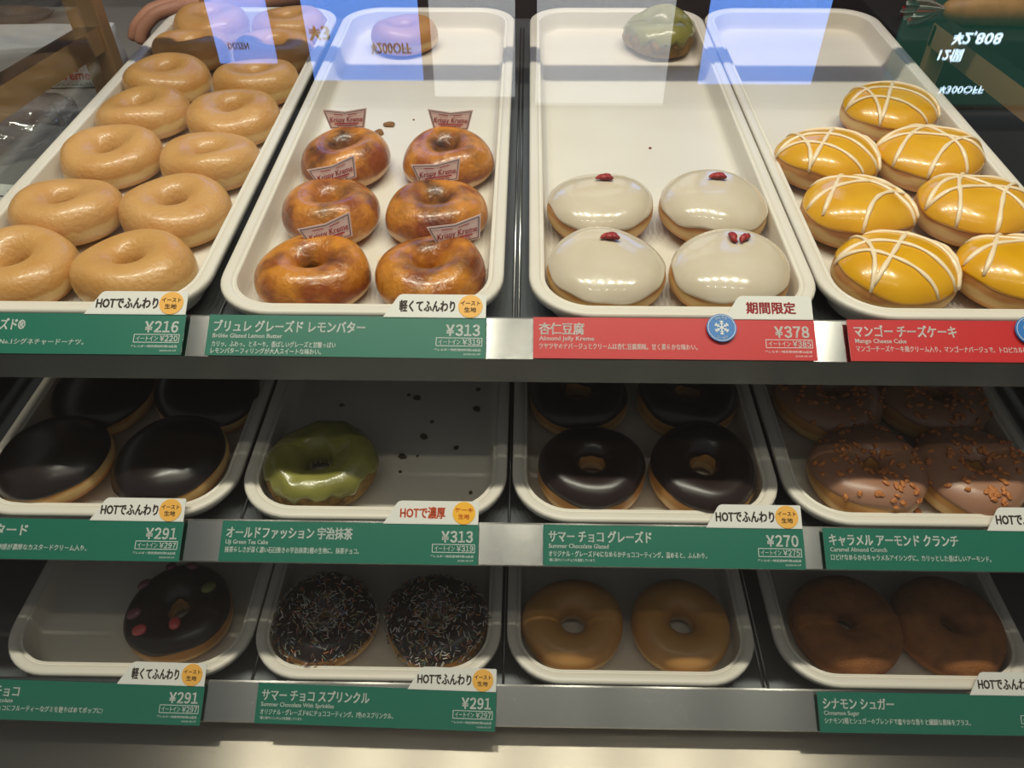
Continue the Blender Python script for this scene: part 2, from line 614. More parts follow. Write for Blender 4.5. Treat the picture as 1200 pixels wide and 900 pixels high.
def shelf(i):
    y0, z0 = SHELF[i]
    z0 += ZE
    s = SLOPE[i]
    a = R(60)
    e = empty('display_shelf', (0, y0, z0))
    tag(e, SH_LABEL[i], 'shelf')
    fy, fz = -0.0311 * sin(a), -0.0311 * cos(a)            # lower edge of the price strip
    off = 0.0022
    lip = 0.0245 if i == 0 else 0.004
    under = 0.0275
    L = 0.66
    pts = [(-0.0004, -under), (L, -under + s * L), (L, -under - 0.010 + s * L), (-0.0004, -under - 0.010)]
    xa, xb = (-0.4675, 0.4675) if i == 0 else (XL + 0.014, XR - 0.014)
    obj('shelf_board', extrude_profile(pts, xa, xb), M['darksteel'], e, smooth=False)
    pts = [(-off, -off * 1.2), (fy - off, fz - off), (fy - off, fz - lip), (fy + 0.004, fz - lip), (fy + 0.004, fz - 0.004),
           (-0.0010, -0.0275), (-0.0010, -0.0150), (-0.0006, -off * 1.2)]
    obj('shelf_front', extrude_profile(pts, xa, xb), M['steel'], e, smooth=False)
    b = TRAY_X[i]
    for k in range(3):
        x = (b[k] + TRAY_W + b[k + 1]) / 2
        for dx in ((-0.002, 0.002) if b[k + 1] - b[k] - TRAY_W > 0.012 else (0,)):
            v, f = tube([(x + dx, 0.006, -0.0262), (x + dx, 0.62, -0.0262 + s * 0.62)], 0.0012, 6)
            obj('guide_rod', mesh('guide_rod', v, f), M['rod'], e)


for i in range(3):
    shelf(i)
for sd, x in (('left', XL), ('right', XR - 0.012)):  # side panels of the case itself, not dividers
    pts = [(0.26, dz), (1.10, dz), (1.10, ZE - 0.44), (0.44, ZE - 0.44), (0.40, ZE - 0.40), (0.34, ZE - 0.40)]
    o = struct(obj('case_panel', extrude_profile(pts, x, x + 0.012), M['dark'], None, smooth=False))
    tag(o, 'dark %s side of the case holding the lower shelves' % sd, 'case_panel')
o = struct(obj('case_panel', box_bm(XL + 0.014, XR - 0.014, 1.102, 1.112, dz, ZE - 0.46), M['dark'], None, smooth=False))  # back panel of the case itself
tag(o, 'dark back of the case closing the lower shelves', 'case_panel')


def bent_glass():
    prof = [(0.225, -0.6715), (0.262, -0.172)]
    for k in range(1, 15):
        t = pi - (pi / 2) * k / 14.0
        prof.append((0.304 + 0.042 * cos(t), -0.172 + 0.042 * sin(t)))
    prof.append((0.852, -0.130))
    inner = []
    n = len(prof)
    for i, p in enumerate(prof):
        q0, q1 = Vector(prof[max(i - 1, 0)]), Vector(prof[min(i + 1, n - 1)])
        t = (q1 - q0).normalized()
        nrm = Vector((t.y, -t.x))
        inner.append((p[0] + nrm.x * 0.001, p[1] + nrm.y * 0.001))
    out = [(a, b + ZE) for a, b in prof + inner[::-1]]
    return extrude_profile(out, -0.66, 0.66)


gf = empty('sneeze_guard', (0, 0.225, dz))
tag(gf, 'clear bent glass front of the case, leaning back and turning level over the trays', 'glass guard')
g = obj('pane', bent_glass(), M['glass'], gf, smooth=False)
g.location = -gf.location
o = obj('cross_rail', box_bm(-0.66, 0.66, 0.848, 0.885, ZE - 0.150, ZE - 0.1335, 0.002), M['brass'], gf, smooth=False)
o.location = -gf.location
for x in (-0.655, 0.655):
    v, f = tube([(x, 0.866, ZE - 0.42), (x, 0.866, ZE - 0.149)], 0.007, 10)
    o = obj('rail_support', mesh('rail_support', v, f), M['rod'], gf)
    o.location = -gf.location
o = obj('glass_divider', box_bm(-0.472, -0.469, 0.46, 0.845, ZE - 0.352, ZE - 0.150, 0.0008), M['glass'], None, smooth=False)
tag(o, 'clear upright glass pane at the left end of the top shelf, thin bright edge', 'glass pane')


def slanted_bar(name, a, b, w, h, mats, parent=None):
    """square bar from a to b (level-ish), w across, h tall; top face gets the second material"""
    a, b = Vector(a), Vector(b)
    d = (b - a).normalized()
    s = d.cross(Vector((0, 0, 1))).normalized()
    u = s.cross(d).normalized()
    bm = bmesh.new()
    vs = []
    for p in (a, b):
        for (i, j) in ((-1, -1), (1, -1), (1, 1), (-1, 1)):
            vs.append(bm.verts.new(p + s * (i * w / 2) + u * (j * h / 2)))
    qs = [(0, 1, 2, 3), (7, 6, 5, 4), (0, 4, 5, 1), (1, 5, 6, 2), (2, 6, 7, 3), (3, 7, 4, 0)]
    for k, q in enumerate(qs):
        fc = bm.faces.new([vs[i] for i in q])
        fc.material_index = 1 if k == 4 else 0
    bmesh.ops.recalc_face_normals(bm, faces=bm.faces)
    return obj(name, bm, mats, parent, smooth=False)


# end frames: warm metal rail sloping a little, on a square post
fl = empty('guard_rail', (-0.54, 0.98, ZE - 0.42))
tag(fl, 'bronze rail and square post of the case frame at its left end', 'rail')
fr = empty('guard_rail', (0.515, 0.99, ZE - 0.42))
tag(fr, 'bronze rail and thin post of the case frame at its right end', 'rail')


def rel(o, parent):
    o.location = o.location - parent.location
    return o


rel(slanted_bar('rail', (-0.532, 0.962, ZE - 0.334), (-0.532, 0.40, ZE - 0.292), 0.024, 0.028, [M['brass'], M['brass_top']], fl), fl)
rel(obj('post', box_bm(-0.552, -0.515, 0.962, 0.985, ZE - 0.42, ZE - 0.02, 0.002), M['brass'], fl, smooth=False), fl)
rel(slanted_bar('rail', (0.512, 1.00, ZE - 0.338), (0.512, 0.40, ZE - 0.310), 0.024, 0.026, [M['brass'], M['brass_top']], fr), fr)
rel(obj('post', box_bm(0.500, 0.524, 0.988, 1.000, ZE - 0.42, ZE - 0.325, 0.002), M['brass'], fr, smooth=False), fr)

# side counters the end frames stand on, rear counter behind the trays
for nm, x0, x1 in (('side_counter', -1.6, -0.640), ('side_counter', 0.640, 1.6)):
    pass
o = obj('side_counter', box_bm(-1.7, -0.486, 0.42, 1.9, ZE - 0.4395, ZE - 0.42, 0.003), M['counter'], smooth=False)
tag(o, 'grey counter top beside the left end of the case, under the bags', 'counter')
o = obj('side_counter', box_bm(0.474, 1.7, 0.42, 1.9, ZE - 0.4395, ZE - 0.42, 0.003), M['dark'], smooth=False)
tag(o, 'black counter top beside the right end of the case', 'counter')


# ------------------------------------------------------------------ trays
def round_rect(x0, x1, y0, y1, r, n=10):
    pts = []
    for cx, cy, a0 in ((x1 - r, y1 - r, 0), (x0 + r, y1 - r, 90), (x0 + r, y0 + r, 180), (x1 - r, y0 + r, 270)):
        for k in range(n + 1):
            a = R(a0 + 90 * k / n)
            pts.append((cx + r * cos(a), cy + r * sin(a)))
    return pts


def tray_mesh():
    W, L = TRAY_W, TRAY_L
    #        inset, height above the underside
    H = 0.0255
    prof = [(0.0014, H - 0.0065), (0.0002, H - 0.0060), (0.0000, H - 0.0020), (0.0008, H - 0.0006), (0.0022, H), (0.0072, H), (0.0086, H - 0.0008), (0.0094, H - 0.0022), (0.0100, H - 0.0024),
            (0.0106, H - 0.0016), (0.0113, H - 0.0012), (0.0119, H - 0.0014), (0.0124, H - 0.0030), (0.0134, H - 0.0150), (0.0143, H - 0.0200), (0.0164, H - 0.0229), (0.0195, H - 0.0236), (0.045, H - 0.0236)]
    under = [(0.024, 0.0), (0.0165, 0.0006), (0.0134, 0.0035), (0.0121, 0.010), (0.0112, H - 0.0042), (0.0090, H - 0.0036), (0.0022, H - 0.0022), (0.0014, H - 0.0065)]
    verts, faces = [], []
    loops = []
    def add(ins, z):
        r = max(0.0475 - ins, 0.004)
        p = round_rect(ins, W - ins, ins, L - ins, r)
        b = len(verts)
        for x, y in p:
            verts.append((x, y, z))
        loops.append(list(range(b, b + len(p))))
    for ins, z in prof:
        add(ins, z)
    nprof = len(loops)
    for i in range(nprof - 1):
        a, b = loops[i], loops[i + 1]
        n = len(a)
        for k in range(n):
            faces.append((a[k], a[(k + 1) % n], b[(k + 1) % n], b[k]))
    faces.append(tuple(loops[nprof - 1]))
    s = len(loops)
    for ins, z in under:
        add(ins, z)
    for i in range(s, len(loops) - 1):
        a, b = loops[i], loops[i + 1]
        n = len(a)
        for k in range(n):
            faces.append((a[k], a[(k + 1) % n], b[(k + 1) % n], b[k]))
    faces.append(tuple(loops[s][::-1]))
    return mesh('tray', verts, faces)


TRAY_ME = tray_mesh()
TRAY_ME.materials.append(M['tray'])
TRAYS = {}
WHERE = {(0, 0): 'full of plain glazed rings', (0, 1): 'holding the scorched caramel rings', (0, 2): 'holding four white iced buns', (0, 3): 'holding the yellow mango doughnuts',
         (1, 0): 'holding four black chocolate domes', (1, 1): 'holding one green doughnut and crumbs', (1, 2): 'holding four dark chocolate rings', (1, 3): 'holding nut topped caramel rings',
         (2, 0): 'holding one chocolate ring with gummies', (2, 1): 'holding two sprinkle rings', (2, 2): 'holding two plain tan rings', (2, 3): 'holding two cinnamon rings'}
NAMES = ['top', 'middle', 'bottom']
for i in range(3):
    y0, z0 = SHELF[i]
    for k in range(4):
        o = bpy.data.objects.new('tray', TRAY_ME)
        link(o)
        o.location = (TRAY_X[i][k], y0 + 0.0006, z0 + ZE - 0.0258 + 0.0004)
        o.rotation_euler = (math.atan(SLOPE[i]), 0, 0)
        tag(o, 'white plastic tray on the %s shelf %s' % (NAMES[i], WHERE[(i, k)]), 'tray', 'white bakery trays')
        TRAYS[(i, k)] = o


def on_tray(i, k, dx, dy, h=0.0, lim=0.0505):
    """point on the tray floor: dx from the tray's middle line, dy behind its front edge"""
    y0, z0 = SHELF[i]
    dx = max(-lim, min(lim, dx))
    z = z0 + ZE - 0.0254 + 0.00205 + SLOPE[i] * dy + h
    return Vector((TRAY_X[i][k] + TRAY_W / 2 + dx, y0 + dy, z))


# ------------------------------------------------------------------ doughnut shapes
def spow(v, e):
    return math.copysign(abs(v) ** e, v)


def ring_prof(Rc, a, ht, hb, e=0.85, n=40):
    """closed (r, z) loop: starts at the bottom, goes outside, top, inside"""
    pts = []
    for k in range(n):
        p = -pi / 2 + 2 * pi * k / n
        c, s = cos(p), sin(p)
        pts.append((Rc + a * spow(c, e), hb + (ht * spow(s, e) if s > 0 else hb * spow(s, 0.75))))
    return pts


def dome_prof(Rm, ht, hb, e=0.8, n=34, dip=0.0):
    """open (r, z) curve from the bottom centre out and up to the top centre"""
    pts = []
    for k in range(n + 1):
        p = -pi / 2 + pi * k / n
        c, s = max(cos(p), 0.0), sin(p)
        r = Rm * spow(c, e)
        z = hb + (ht * spow(s, 0.95) if s > 0 else hb * spow(s, 0.7))
        if dip and s > 0:
            z -= dip * math.exp(-(r / (0.3 * Rm)) ** 2)
        pts.append((r, z))
    return pts


class Shape:
    """surface of revolution with uneven, baked-looking deformation"""
    def __init__(self, prof, closed, seed, amp=0.0016, freq=22.0, sx=1.0, sy=1.0, squash=0.0, nu=64, lump=0.0):
        self.p, self.closed, self.seed = prof, closed, seed
        self.amp, self.freq, self.sx, self.sy, self.nu, self.squash, self.lump = amp, freq, sx, sy, nu, squash, lump
        rnd = random.Random(seed)
        self.ph = [rnd.uniform(0, 2 * pi) for _ in range(4)]
        self.zmax = max(q[1] for q in prof)

    def deform(self, v):
        s = Vector((self.seed * 1.37, self.seed * 0.71, self.seed * 2.11))
        r = math.hypot(v.x, v.y)
        a = math.atan2(v.y, v.x)
        k = 1 + 0.018 * sin(2 * a + self.ph[0]) + 0.010 * sin(3 * a + self.ph[1])
        fd = min(1.0, (r / 0.030) ** 2)
        hk = 1 + fd * (0.05 * sin(a + self.ph[2]) * self.squash + 0.04 * sin(2 * a + self.ph[3]) * self.squash)
        d = noise.noise_vector(v * self.freq + s) * self.amp
        if self.lump:
            d += noise.noise_vector(v * self.freq * 3.2 + s) * self.lump
        z = v.z * hk + d.z
        w = min(1.0, max(0.0, v.z / 0.006))
        return Vector((v.x * k * self.sx + d.x, v.y * k * self.sy + d.y, max(0.0, v.z * (1 - w) + z * w)))

    def at(self, t):
        """profile point and outward normal at t in 0..1"""
        n = len(self.p)
        m = n if self.closed else n - 1
        f = t * m
        i = int(math.floor(f))
        fr = f - i
        g = (lambda q: self.p[q % n]) if self.closed else (lambda q: self.p[min(max(q, 0), n - 1)])
        a, b = g(i), g(i + 1)
        r, z = a[0] + (b[0] - a[0]) * fr, a[1] + (b[1] - a[1]) * fr
        p0, p1 = g(i - 1), g(i + 2)
        tr, tz = p1[0] - p0[0], p1[1] - p0[1]
        l = math.hypot(tr, tz) or 1.0
        return r, z, tz / l, -tr / l

    def point(self, t, ang, off=0.0):
        r, z, nr, nz = self.at(t)
        r = max(r + nr * off, 0.0)
        return self.deform(Vector((r * cos(ang), r * sin(ang), z + nz * off)))

    def dough(self, name='dough'):
        verts, faces = [], []
        n, nu = len(self.p), self.nu
        rows = list(range(n)) if self.closed else list(range(1, n - 1))
        for q in rows:
            for k in range(nu):
                a = 2 * pi * k / nu
                r, z = self.p[q]
                verts.append(self.deform(Vector((r * cos(a), r * sin(a), z))))
        m = len(rows)
        for q in range(m if self.closed else m - 1):
            for k in range(nu):
                a, b = q * nu + k, q * nu + (k + 1) % nu
                c, d = ((q + 1) % m) * nu + (k + 1) % nu, ((q + 1) % m) * nu + k
                faces.append((a, b, c, d))
        if not self.closed:
            verts.append(self.deform(Vector((0, 0, self.p[0][1]))))
            verts.append(self.deform(Vector((0, 0, self.p[-1][1]))))
            bi, ti = len(verts) - 2, len(verts) - 1
            for k in range(nu):
                faces.append((bi, (k + 1) % nu, k))
                faces.append((ti, (m - 1) * nu + k, (m - 1) * nu + (k + 1) % nu))
        return mesh(name, verts, faces)

    def icing(self, t0, t1, wave0, wave1, th, name='icing', nv=26, freq=5, edge_seed=0, ragged=0.0):
        """shell of icing over the profile span t0..t1 with uneven edges"""
        rnd = random.Random(self.seed * 7 + edge_seed)
        ph = [rnd.uniform(0, 2 * pi) for _ in range(6)]
        def wv(a):
            w = 0.5 * sin(2 * a + ph[0]) + 0.5 * sin(freq * a + ph[1]) + 0.3 * sin((2 * freq + 1) * a + ph[2])
            if ragged:
                w += ragged * noise.noise(Vector((cos(a) * 5, sin(a) * 5, self.seed * 3.3)))
            return w
        nu = self.nu * 2
        verts, faces = [], []
        top_closed = (not self.closed) and t1 >= 1.0
        for v in range(nv + 1):
            f = v / nv
            for k in range(nu):
                a = 2 * pi * k / nu
                s0 = t0 + wave0 * wv(a)
                s1 = t1 if top_closed else t1 + wave1 * wv(a + 2.0)
                # finer sampling close to the edges
                g = f
                t = s0 + (s1 - s0) * g
                e0 = min(1.0, (g * (s1 - s0)) / 0.025)
                e1 = 1.0 if top_closed else min(1.0, ((1 - g) * (s1 - s0)) / 0.025)
                off = -0.0008 + (th + 0.0008) * math.sqrt(max(0.0, 1 - (1 - e0) ** 2)) * math.sqrt(max(0.0, 1 - (1 - e1) ** 2))
                if top_closed:
                    t = min(t, 0.9995)
                verts.append(self.point(t, a, off))
        for v in range(nv):
            for k in range(nu):
                a, b = v * nu + k, v * nu + (k + 1) % nu
                faces.append((a, b, b + nu, a + nu))
        if top_closed:
            verts.append(self.point(0.9999, 0.0, th))
            ti = len(verts) - 1
            for k in range(nu):
                faces.append((ti, nv * nu + k, nv * nu + (k + 1) % nu))
        return mesh(name, verts, faces)

    def top_z(self, x, y, off=0.0):
        """height and t on the upper surface over plan point (undeformed)"""
        r = math.hypot(x, y)
        n = len(self.p)
        best = None
        lo = n // 2
        for q in range(lo, n - 1):
            r0, r1 = self.p[q][0], self.p[q + 1][0]
            if r1 <= r <= r0:
                fr = (r0 - r) / (r0 - r1) if r0 > r1 else 0
                return (q + fr) / (n - 1)
        return lo / (n - 1)


ORD = ['front', 'second', 'third', 'fourth', 'fifth', 'sixth', 'seventh']


def place(src, i, k, dx, dy, rz, label, group, first=[None]):
    """stand a copy of a doughnut (with its parts) on a tray"""
    c = src.copy()
    link(c)
    for ch in src.children:
        d = ch.copy()
        link(d)
        d.parent = c
        for g in ch.children:
            e = g.copy()
            link(e)
            e.parent = d
    c.location = on_tray(i, k, dx, dy, 0.0003)
    c.rotation_euler = (math.atan(SLOPE[i]), 0, rz)
    c['label'] = label
    c['category'] = 'doughnut'
    c['group'] = group
    return c


def kill(src):
    for ch in list(src.children):
        for g in list(ch.children):
            bpy.data.objects.remove(g)
        bpy.data.objects.remove(ch)
    bpy.data.objects.remove(src)


# plain glazed rings -------------------------------------------------
GL = []
for s in range(5):
    sh = Shape(ring_prof(0.0275, 0.0192, 0.0205, 0.0140, 0.88), True, 11 + s * 3, 0.0022, 20, 1.0, 0.95, 1.0)
    me = sh.dough('glazed_doughnut')
    me.materials.append(M['glazed'])
    GL.append(me)
rows = [(0.0590, 0.0585), (0.1430, 0.1440), (0.2370, 0.2300), (0.3260, 0.3180), (0.4120, 0.4060), (0.4950, 0.4900), (0.5750, 0.5700)]
cols = [(-0.0500, 0.0410), (-0.0475, 0.0480), (-0.0450, 0.0530), (-0.0480, 0.0540), (-0.0510, 0.0520), (-0.0515, 0.0510), (-0.0500, 0.0490)]
rnd = random.Random(4)
for r in range(7):
    for c in range(2):
        o = bpy.data.objects.new('glazed_doughnut', GL[(r * 2 + c) % 5])
        link(o)
        dy = rows[r][c]
        o.location = on_tray(0, 0, cols[r][c], dy, 0.0003)
        o.rotation_euler = (math.atan(SLOPE[0]), 0, rnd.uniform(-0.35, 0.35) + (pi if (r + c) % 2 else 0))
        side = ('left', 'right')[c]
        if r == 0:
            lb = 'plain glazed ring at the front %s of its tray, %s' % (side, ('cut by the photo edge', 'behind the HOT flag of the 216 yen tag'))[0:0] if False else \
                ('plain glazed ring at the tray front, %s' % ('cut off by the photo\'s left edge' if c == 0 else 'just behind the 216 yen price flag'))
        else:
            lb = 'plain glazed ring, %s from the front in the %s column of the top left tray' % (ORD[r], side)
        tag(o, lb, 'doughnut', 'plain glazed rings on the top left tray')

# creme brulee rings -------------------------------------------------
BR = []
for s in range(6):
    sh = Shape(ring_prof(0.0250, 0.0200, 0.0205, 0.0135, 1.0), True, 51 + s * 5, 0.0030, 21, 1.0, 0.95, 1.3)
    d = sh.dough('brulee_doughnut')
    d.materials.append(M['brulee'])
    BR.append(d)
bp = [(-0.0418, 0.0570, 'front left, partly behind the paper pick'), (0.0500, 0.0575, 'front right, behind the 313 yen price flag'),
      (-0.0442, 0.1460, 'middle row left, with a split looking hole'), (0.0490, 0.1440, 'middle row right, open hole and one dark scorch'),
      (-0.0469, 0.2391, 'rear row left, beside the crumbs'), (0.0500, 0.2385, 'rear row right, nearest the tray gap')]
BPOS = []
for n, (dx, dy, w) in enumerate(bp):
    o = bpy.data.objects.new('brulee_doughnut', BR[n])
    link(o)
    o.location = on_tray(0, 1, dx, dy, 0.0003)
    o.rotation_euler = (math.atan(SLOPE[0]), 0, n * 1.1)
    tag(o, 'glossy caramel scorched ring, ' + w, 'doughnut', 'scorched caramel rings')
    BPOS.append(o)
# leftover brown ring at the back
sh = Shape(ring_prof(0.0240, 0.0175, 0.0190, 0.0130, 0.9), True, 91, 0.0025, 20, 1.0, 0.95, 1.0)
me = sh.dough('brown_doughnut')
me.materials.append(M['plain'])
o = obj('brown_doughnut', me, M['plain'], None, on_tray(0, 1, -0.0274, 0.548, 0.0003), (math.atan(SLOPE[0]), 0, 0.4))
tag(o, 'lone brown doughnut at the far back of the caramel ring tray', 'doughnut')

# paper picks --------------------------------------------------------
def pick(o_, dx, dy, h, rz, tilt, label, roll=0.0):
    base = on_tray(0, 1, dx, dy, h, 0.09)
    e = empty('paper_pick', base, (tilt, roll, rz))
    tag(e, label, 'paper pick', 'bow tie paper picks on the caramel rings')
    # bow tie board: wide at top, notch in the top edge; mm
    W2, w2, H = 17.5, 13.5, 15.0
    e.scale = (1.24, 1.24, 1.24)
    out = [(-w2, 0), (w2, 0), (W2, H), (0, H - 2.2), (-W2, H)]
    rel_o = obj('board', plate(out, 0.0006), M['pick'], e, rot=(pi / 2, 0, 0), smooth=False)
    fl = Flat()
    ins = [(-w2 + 1.0, 0.9), (w2 - 1.0, 0.9), (W2 - 1.5, H - 1.2), (0, H - 3.3), (-W2 + 1.5, H - 1.2)]
    for q in range(5):
        fl.line(ins[q], ins[(q + 1) % 5], 0.55, 2)
    fl.line((-9.5, 3.9), (9.5, 3.9), 0.9, 0)
    fl.line((-9, 11.0), (-2, 10.2), 0.5, 0)
    fl.line((2, 10.2), (9, 11.0), 0.5, 0)
    fl.text('Krispy Kreme', 0, 5.2, 5.4, 0, width=26, align='C', bold=0.015, shear=0.25)
    fl.text('DOUGHNUTS', 0, 1.6, 2.3, 0, width=15, align='C', bold=0.02)
    fl.build('lettering', [M['pickred'], M['pickred'], M['grey_ink']], e, (0, -0.0004, 0), (pi / 2, 0, 0))
    st = plate([(-2.0, -14), (2.0, -14), (3.0, 0.1), (-3.0, 0.1)], 0.0006)
    obj('stem', st, M['pick'], e, rot=(pi / 2, 0, 0), smooth=False)
    return e


# ------------------------------------------------------------------ almond jelly buns
def two_part(name, sh, dmat, ice, imat, th_loc=(0, 0, 0)):
    e = empty(name, (0, 0, 0))
    d = sh.dough('dough')
    obj('dough', d, dmat, e)
    if ice is not None:
        obj('icing', ice, imat, e)
    return e


def goji(e, sh, x, y, rz, tilt=0.0):
    vs, fs = [], []
    n = 10
    pts, rr = [], []
    for k in range(n + 1):
        f = k / n
        pts.append((0.0068 * (f - 0.5) * 2, 0.0010 * sin(f * pi * 2), 0.0012 * sin(pi * f)))
        rr.append(0.0001 + 0.0030 * (sin(pi * f) ** 0.6) * (0.85 + 0.3 * f))
    v, f = tube(pts, rr, 10, 0.75)
    rn = random.Random(int(x * 1e5) + 7)
    v = [q + noise.noise_vector(q * 420 + Vector((rz, x, y))) * 0.0007 for q in v]
    t = sh.top_z(x, y)
    p = sh.point(t, math.atan2(y, x), 0.0030)
    obj('goji_berry', mesh('goji_berry', v, f), M['goji'], e, (p.x, p.y, p.z + 0.0002), (0, tilt, rz))


jp = [(-0.0490, 0.0575, 'front left', 0.2), (0.0462, 0.0580, 'front right, behind the red lettered flag', 1.3),
      (-0.0475, 0.1500, 'back left', 2.2), (0.0489, 0.1500, 'back right', 3.0)]
for n, (dx, dy, w, rz) in enumerate(jp):
    sh = Shape(dome_prof(0.0460, 0.0215, 0.0170, 0.72), False, 120 + n * 4, 0.0018, 18, 1.0, 0.97, 0.8)
    e = two_part('almond_jelly_doughnut', sh, M['shell'], sh.icing(0.575, 1.0, 0.030, 0, 0.0015, freq=4), M['jelly'])
    e.location = on_tray(0, 2, dx, dy, 0.0003)
    e.rotation_euler = (math.atan(SLOPE[0]), 0, 0)
    gx, gy = (0.001, 0.007)
    if n in (1,):
        goji(e, sh, 0.001, 0.013, R(115))
        goji(e, sh, 0.009, 0.012, R(65))
    else:
        goji(e, sh, 0.0005, 0.012, R(20), 0.1)
        goji(e, sh, 0.0040, 0.0135, R(-28), -0.1)
    tag(e, 'white iced bun with red berries, %s of the four' % w, 'doughnut', 'white iced buns with berries')

# leftover matcha ring, shared builder ---------------------------------
def matcha(name, seed):
    sh = Shape(ring_prof(0.0288, 0.0178, 0.0205, 0.0145, 0.95), True, seed, 0.0036, 24, 1.0, 0.96, 1.4, lump=0.0014, nu=96)
    return two_part(name, sh, M['cake'], sh.icing(0.285, 0.80, 0.022, 0.03, 0.0018, freq=6, ragged=3.2), M['matcha'])


e = matcha('matcha_doughnut', 301)
e.location = on_tray(0, 2, 0.0576, 0.548, 0.0003)
e.rotation_euler = (math.atan(SLOPE[0]), 0, 1.9)
tag(e, 'lone green matcha doughnut at the far back of the white bun tray', 'doughnut')

# ------------------------------------------------------------------ mango doughnuts
def mango(seed, lines):
    sh = Shape(dome_prof(0.0478, 0.0220, 0.0180, 0.70), False, seed, 0.0018, 17, 1.0, 0.90, 0.9)
    e = two_part('mango_doughnut', sh, M['shell'], sh.icing(0.570, 1.0, 0.022, 0, 0.0014, freq=3), M['mango'])
    for pts in lines:
        path = []
        n = 26
        # quadratic plan curve through three points (fractions of the radius)
        a, b, c = [Vector((p[0], p[1])) for p in pts]
        for k in range(n + 1):
            f = k / n
            p = a * (1 - f) ** 2 + b * 2 * f * (1 - f) + c * f ** 2
            p = p * 0.0478
            r = p.length
            if r > 0.0471:
                p = p * (0.0471 / r)
            t = sh.top_z(p.x, p.y)
            path.append(sh.point(max(t, 0.53), math.atan2(p.y, p.x), 0.0019))
        v, f_ = tube(path, [0.0012] + [0.00190 + 0.0003 * sin(k) for k in range(n - 1)] + [0.0012], 8, 0.65)
        obj('drizzle', mesh('drizzle', v, f_), M['drizzle'], e)
    return e


LN = [[((-0.98, 0.05), (0.0, 0.75), (0.70, -0.68)), ((-0.55, 0.82), (-0.50, 0.0), (-0.62, -0.75)), ((-0.35, 0.92), (0.75, 0.55), (0.80, -0.58)), ((-0.60, -0.70), (0.10, 0.45), (0.45, 0.88)), ((-0.98, 0.05), (-0.2, -0.05), (0.35, -0.90)), ((0.62, 0.74), (0.90, 0.1), (0.76, -0.62))],
      [((-0.95, -0.10), (-0.1, 0.65), (0.95, 0.15)), ((-0.62, 0.75), (0.55, 0.45), (0.72, -0.66)), ((-0.80, -0.45), (-0.2, 0.85), (0.10, 0.96)), ((0.95, 0.10), (0.1, 0.05), (-0.30, -0.92)), ((0.10, 0.96), (0.85, 0.30), (0.86, -0.45))],
      [((-0.97, 0.0), (0.1, 0.30), (0.92, -0.30)), ((-0.75, -0.62), (-0.35, 0.5), (0.35, 0.92)), ((-0.40, 0.90), (0.35, 0.10), (0.50, -0.84)), ((-0.97, 0.0), (-0.3, 0.85), (0.94, 0.25)), ((-0.2, -0.95), (0.2, 0.0), (0.94, 0.25))]]
mp_ = [(-0.0447, 0.0585, 'front row left, nearest the price tag', 0, 0), (0.0500, 0.0590, 'front row right, cut by the photo edge', 1, 0.0),
       (-0.0491, 0.1434, 'second row left', 1, 0.1), (0.0546, 0.1470, 'second row right, against the tray side', 2, 0.2),
       (-0.0528, 0.2323, 'third row left, at the open end', 0, 0.1), (0.0450, 0.2370, 'third row right', 2, -0.15), (0.0403, 0.3320, 'alone at the back of the group', 0, 0.2)]
for n, (dx, dy, w, ln, rz) in enumerate(mp_):
    e = mango(200 + n * 3, LN[ln])
    e.location = on_tray(0, 3, dx, dy, 0.0003)
    e.rotation_euler = (math.atan(SLOPE[0]), 0, rz)
    tag(e, 'yellow mango doughnut with white drizzle, ' + w, 'doughnut', 'yellow mango doughnuts')

# ------------------------------------------------------------------ chocolate custard domes
cp = [(-0.0500, 0.0575, 'front left, cut by the photo edge'), (0.0470, 0.0590, 'front right, behind the 291 yen flag'), (-0.0440, 0.1430, 'back left'), (0.0530, 0.1430, 'back right')]
for n, (dx, dy, w) in enumerate(cp):
    sh = Shape(dome_prof(0.0475, 0.0225, 0.0155, 0.74), False, 400 + n * 3, 0.0016, 18, 1.0, 0.95, 0.8)
    e = two_part('chocolate_custard_doughnut', sh, M['shell'], sh.icing(0.575, 1.0, 0.012, 0, 0.0014, freq=3), M['custardchoco'])
    e.location = on_tray(1, 0, dx, dy, 0.0003)
    e.rotation_euler = (R(3), R(-7), n * 0.7)
    e.location.z += 0.0035
    tag(e, 'round black chocolate topped bun without a hole, ' + w, 'doughnut', 'black chocolate topped buns')

# ------------------------------------------------------------------ matcha ring on the middle shelf
e = matcha('matcha_doughnut', 317)
e.location = on_tray(1, 1, -0.0490, 0.0580, 0.0003)
e.rotation_euler = (0, 0, 0.3)
tag(e, 'green matcha ring alone at the front of the middle shelf tray with crumbs', 'doughnut')

# ------------------------------------------------------------------ dark chocolate rings
def iced_ring(name, seed, dmat, imat, Rc=0.0285, a=0.0180, w=0.012):
    sh = Shape(ring_prof(Rc, a, 0.0195, 0.0140, 0.88), True, seed, 0.0019, 20, 1.0, 0.95, 0.9)
    e = two_part(name, sh, dmat, sh.icing(0.300, 0.690, w, w, 0.0014, freq=3), imat)
    return e, sh


kp = [(-0.0420, 0.0575, 'front left, largest of four'), (0.0500, 0.0580, 'front right, behind the 270 yen flag'), (-0.0500, 0.1450, 'back left, by the tray gap'), (0.0500, 0.1445, 'back right, by the nut topped rings')]
for n, (dx, dy, w) in enumerate(kp):
    e, sh = iced_ring('chocolate_ring_doughnut', 500 + n * 3, M['plain'], M['choco'])
    e.location = on_tray(1, 2, dx, dy, 0.0003)
    e.rotation_euler = (0, 0, n * 1.3)
    tag(e, 'smooth dark chocolate ring, ' + w, 'doughnut', 'smooth dark chocolate rings')

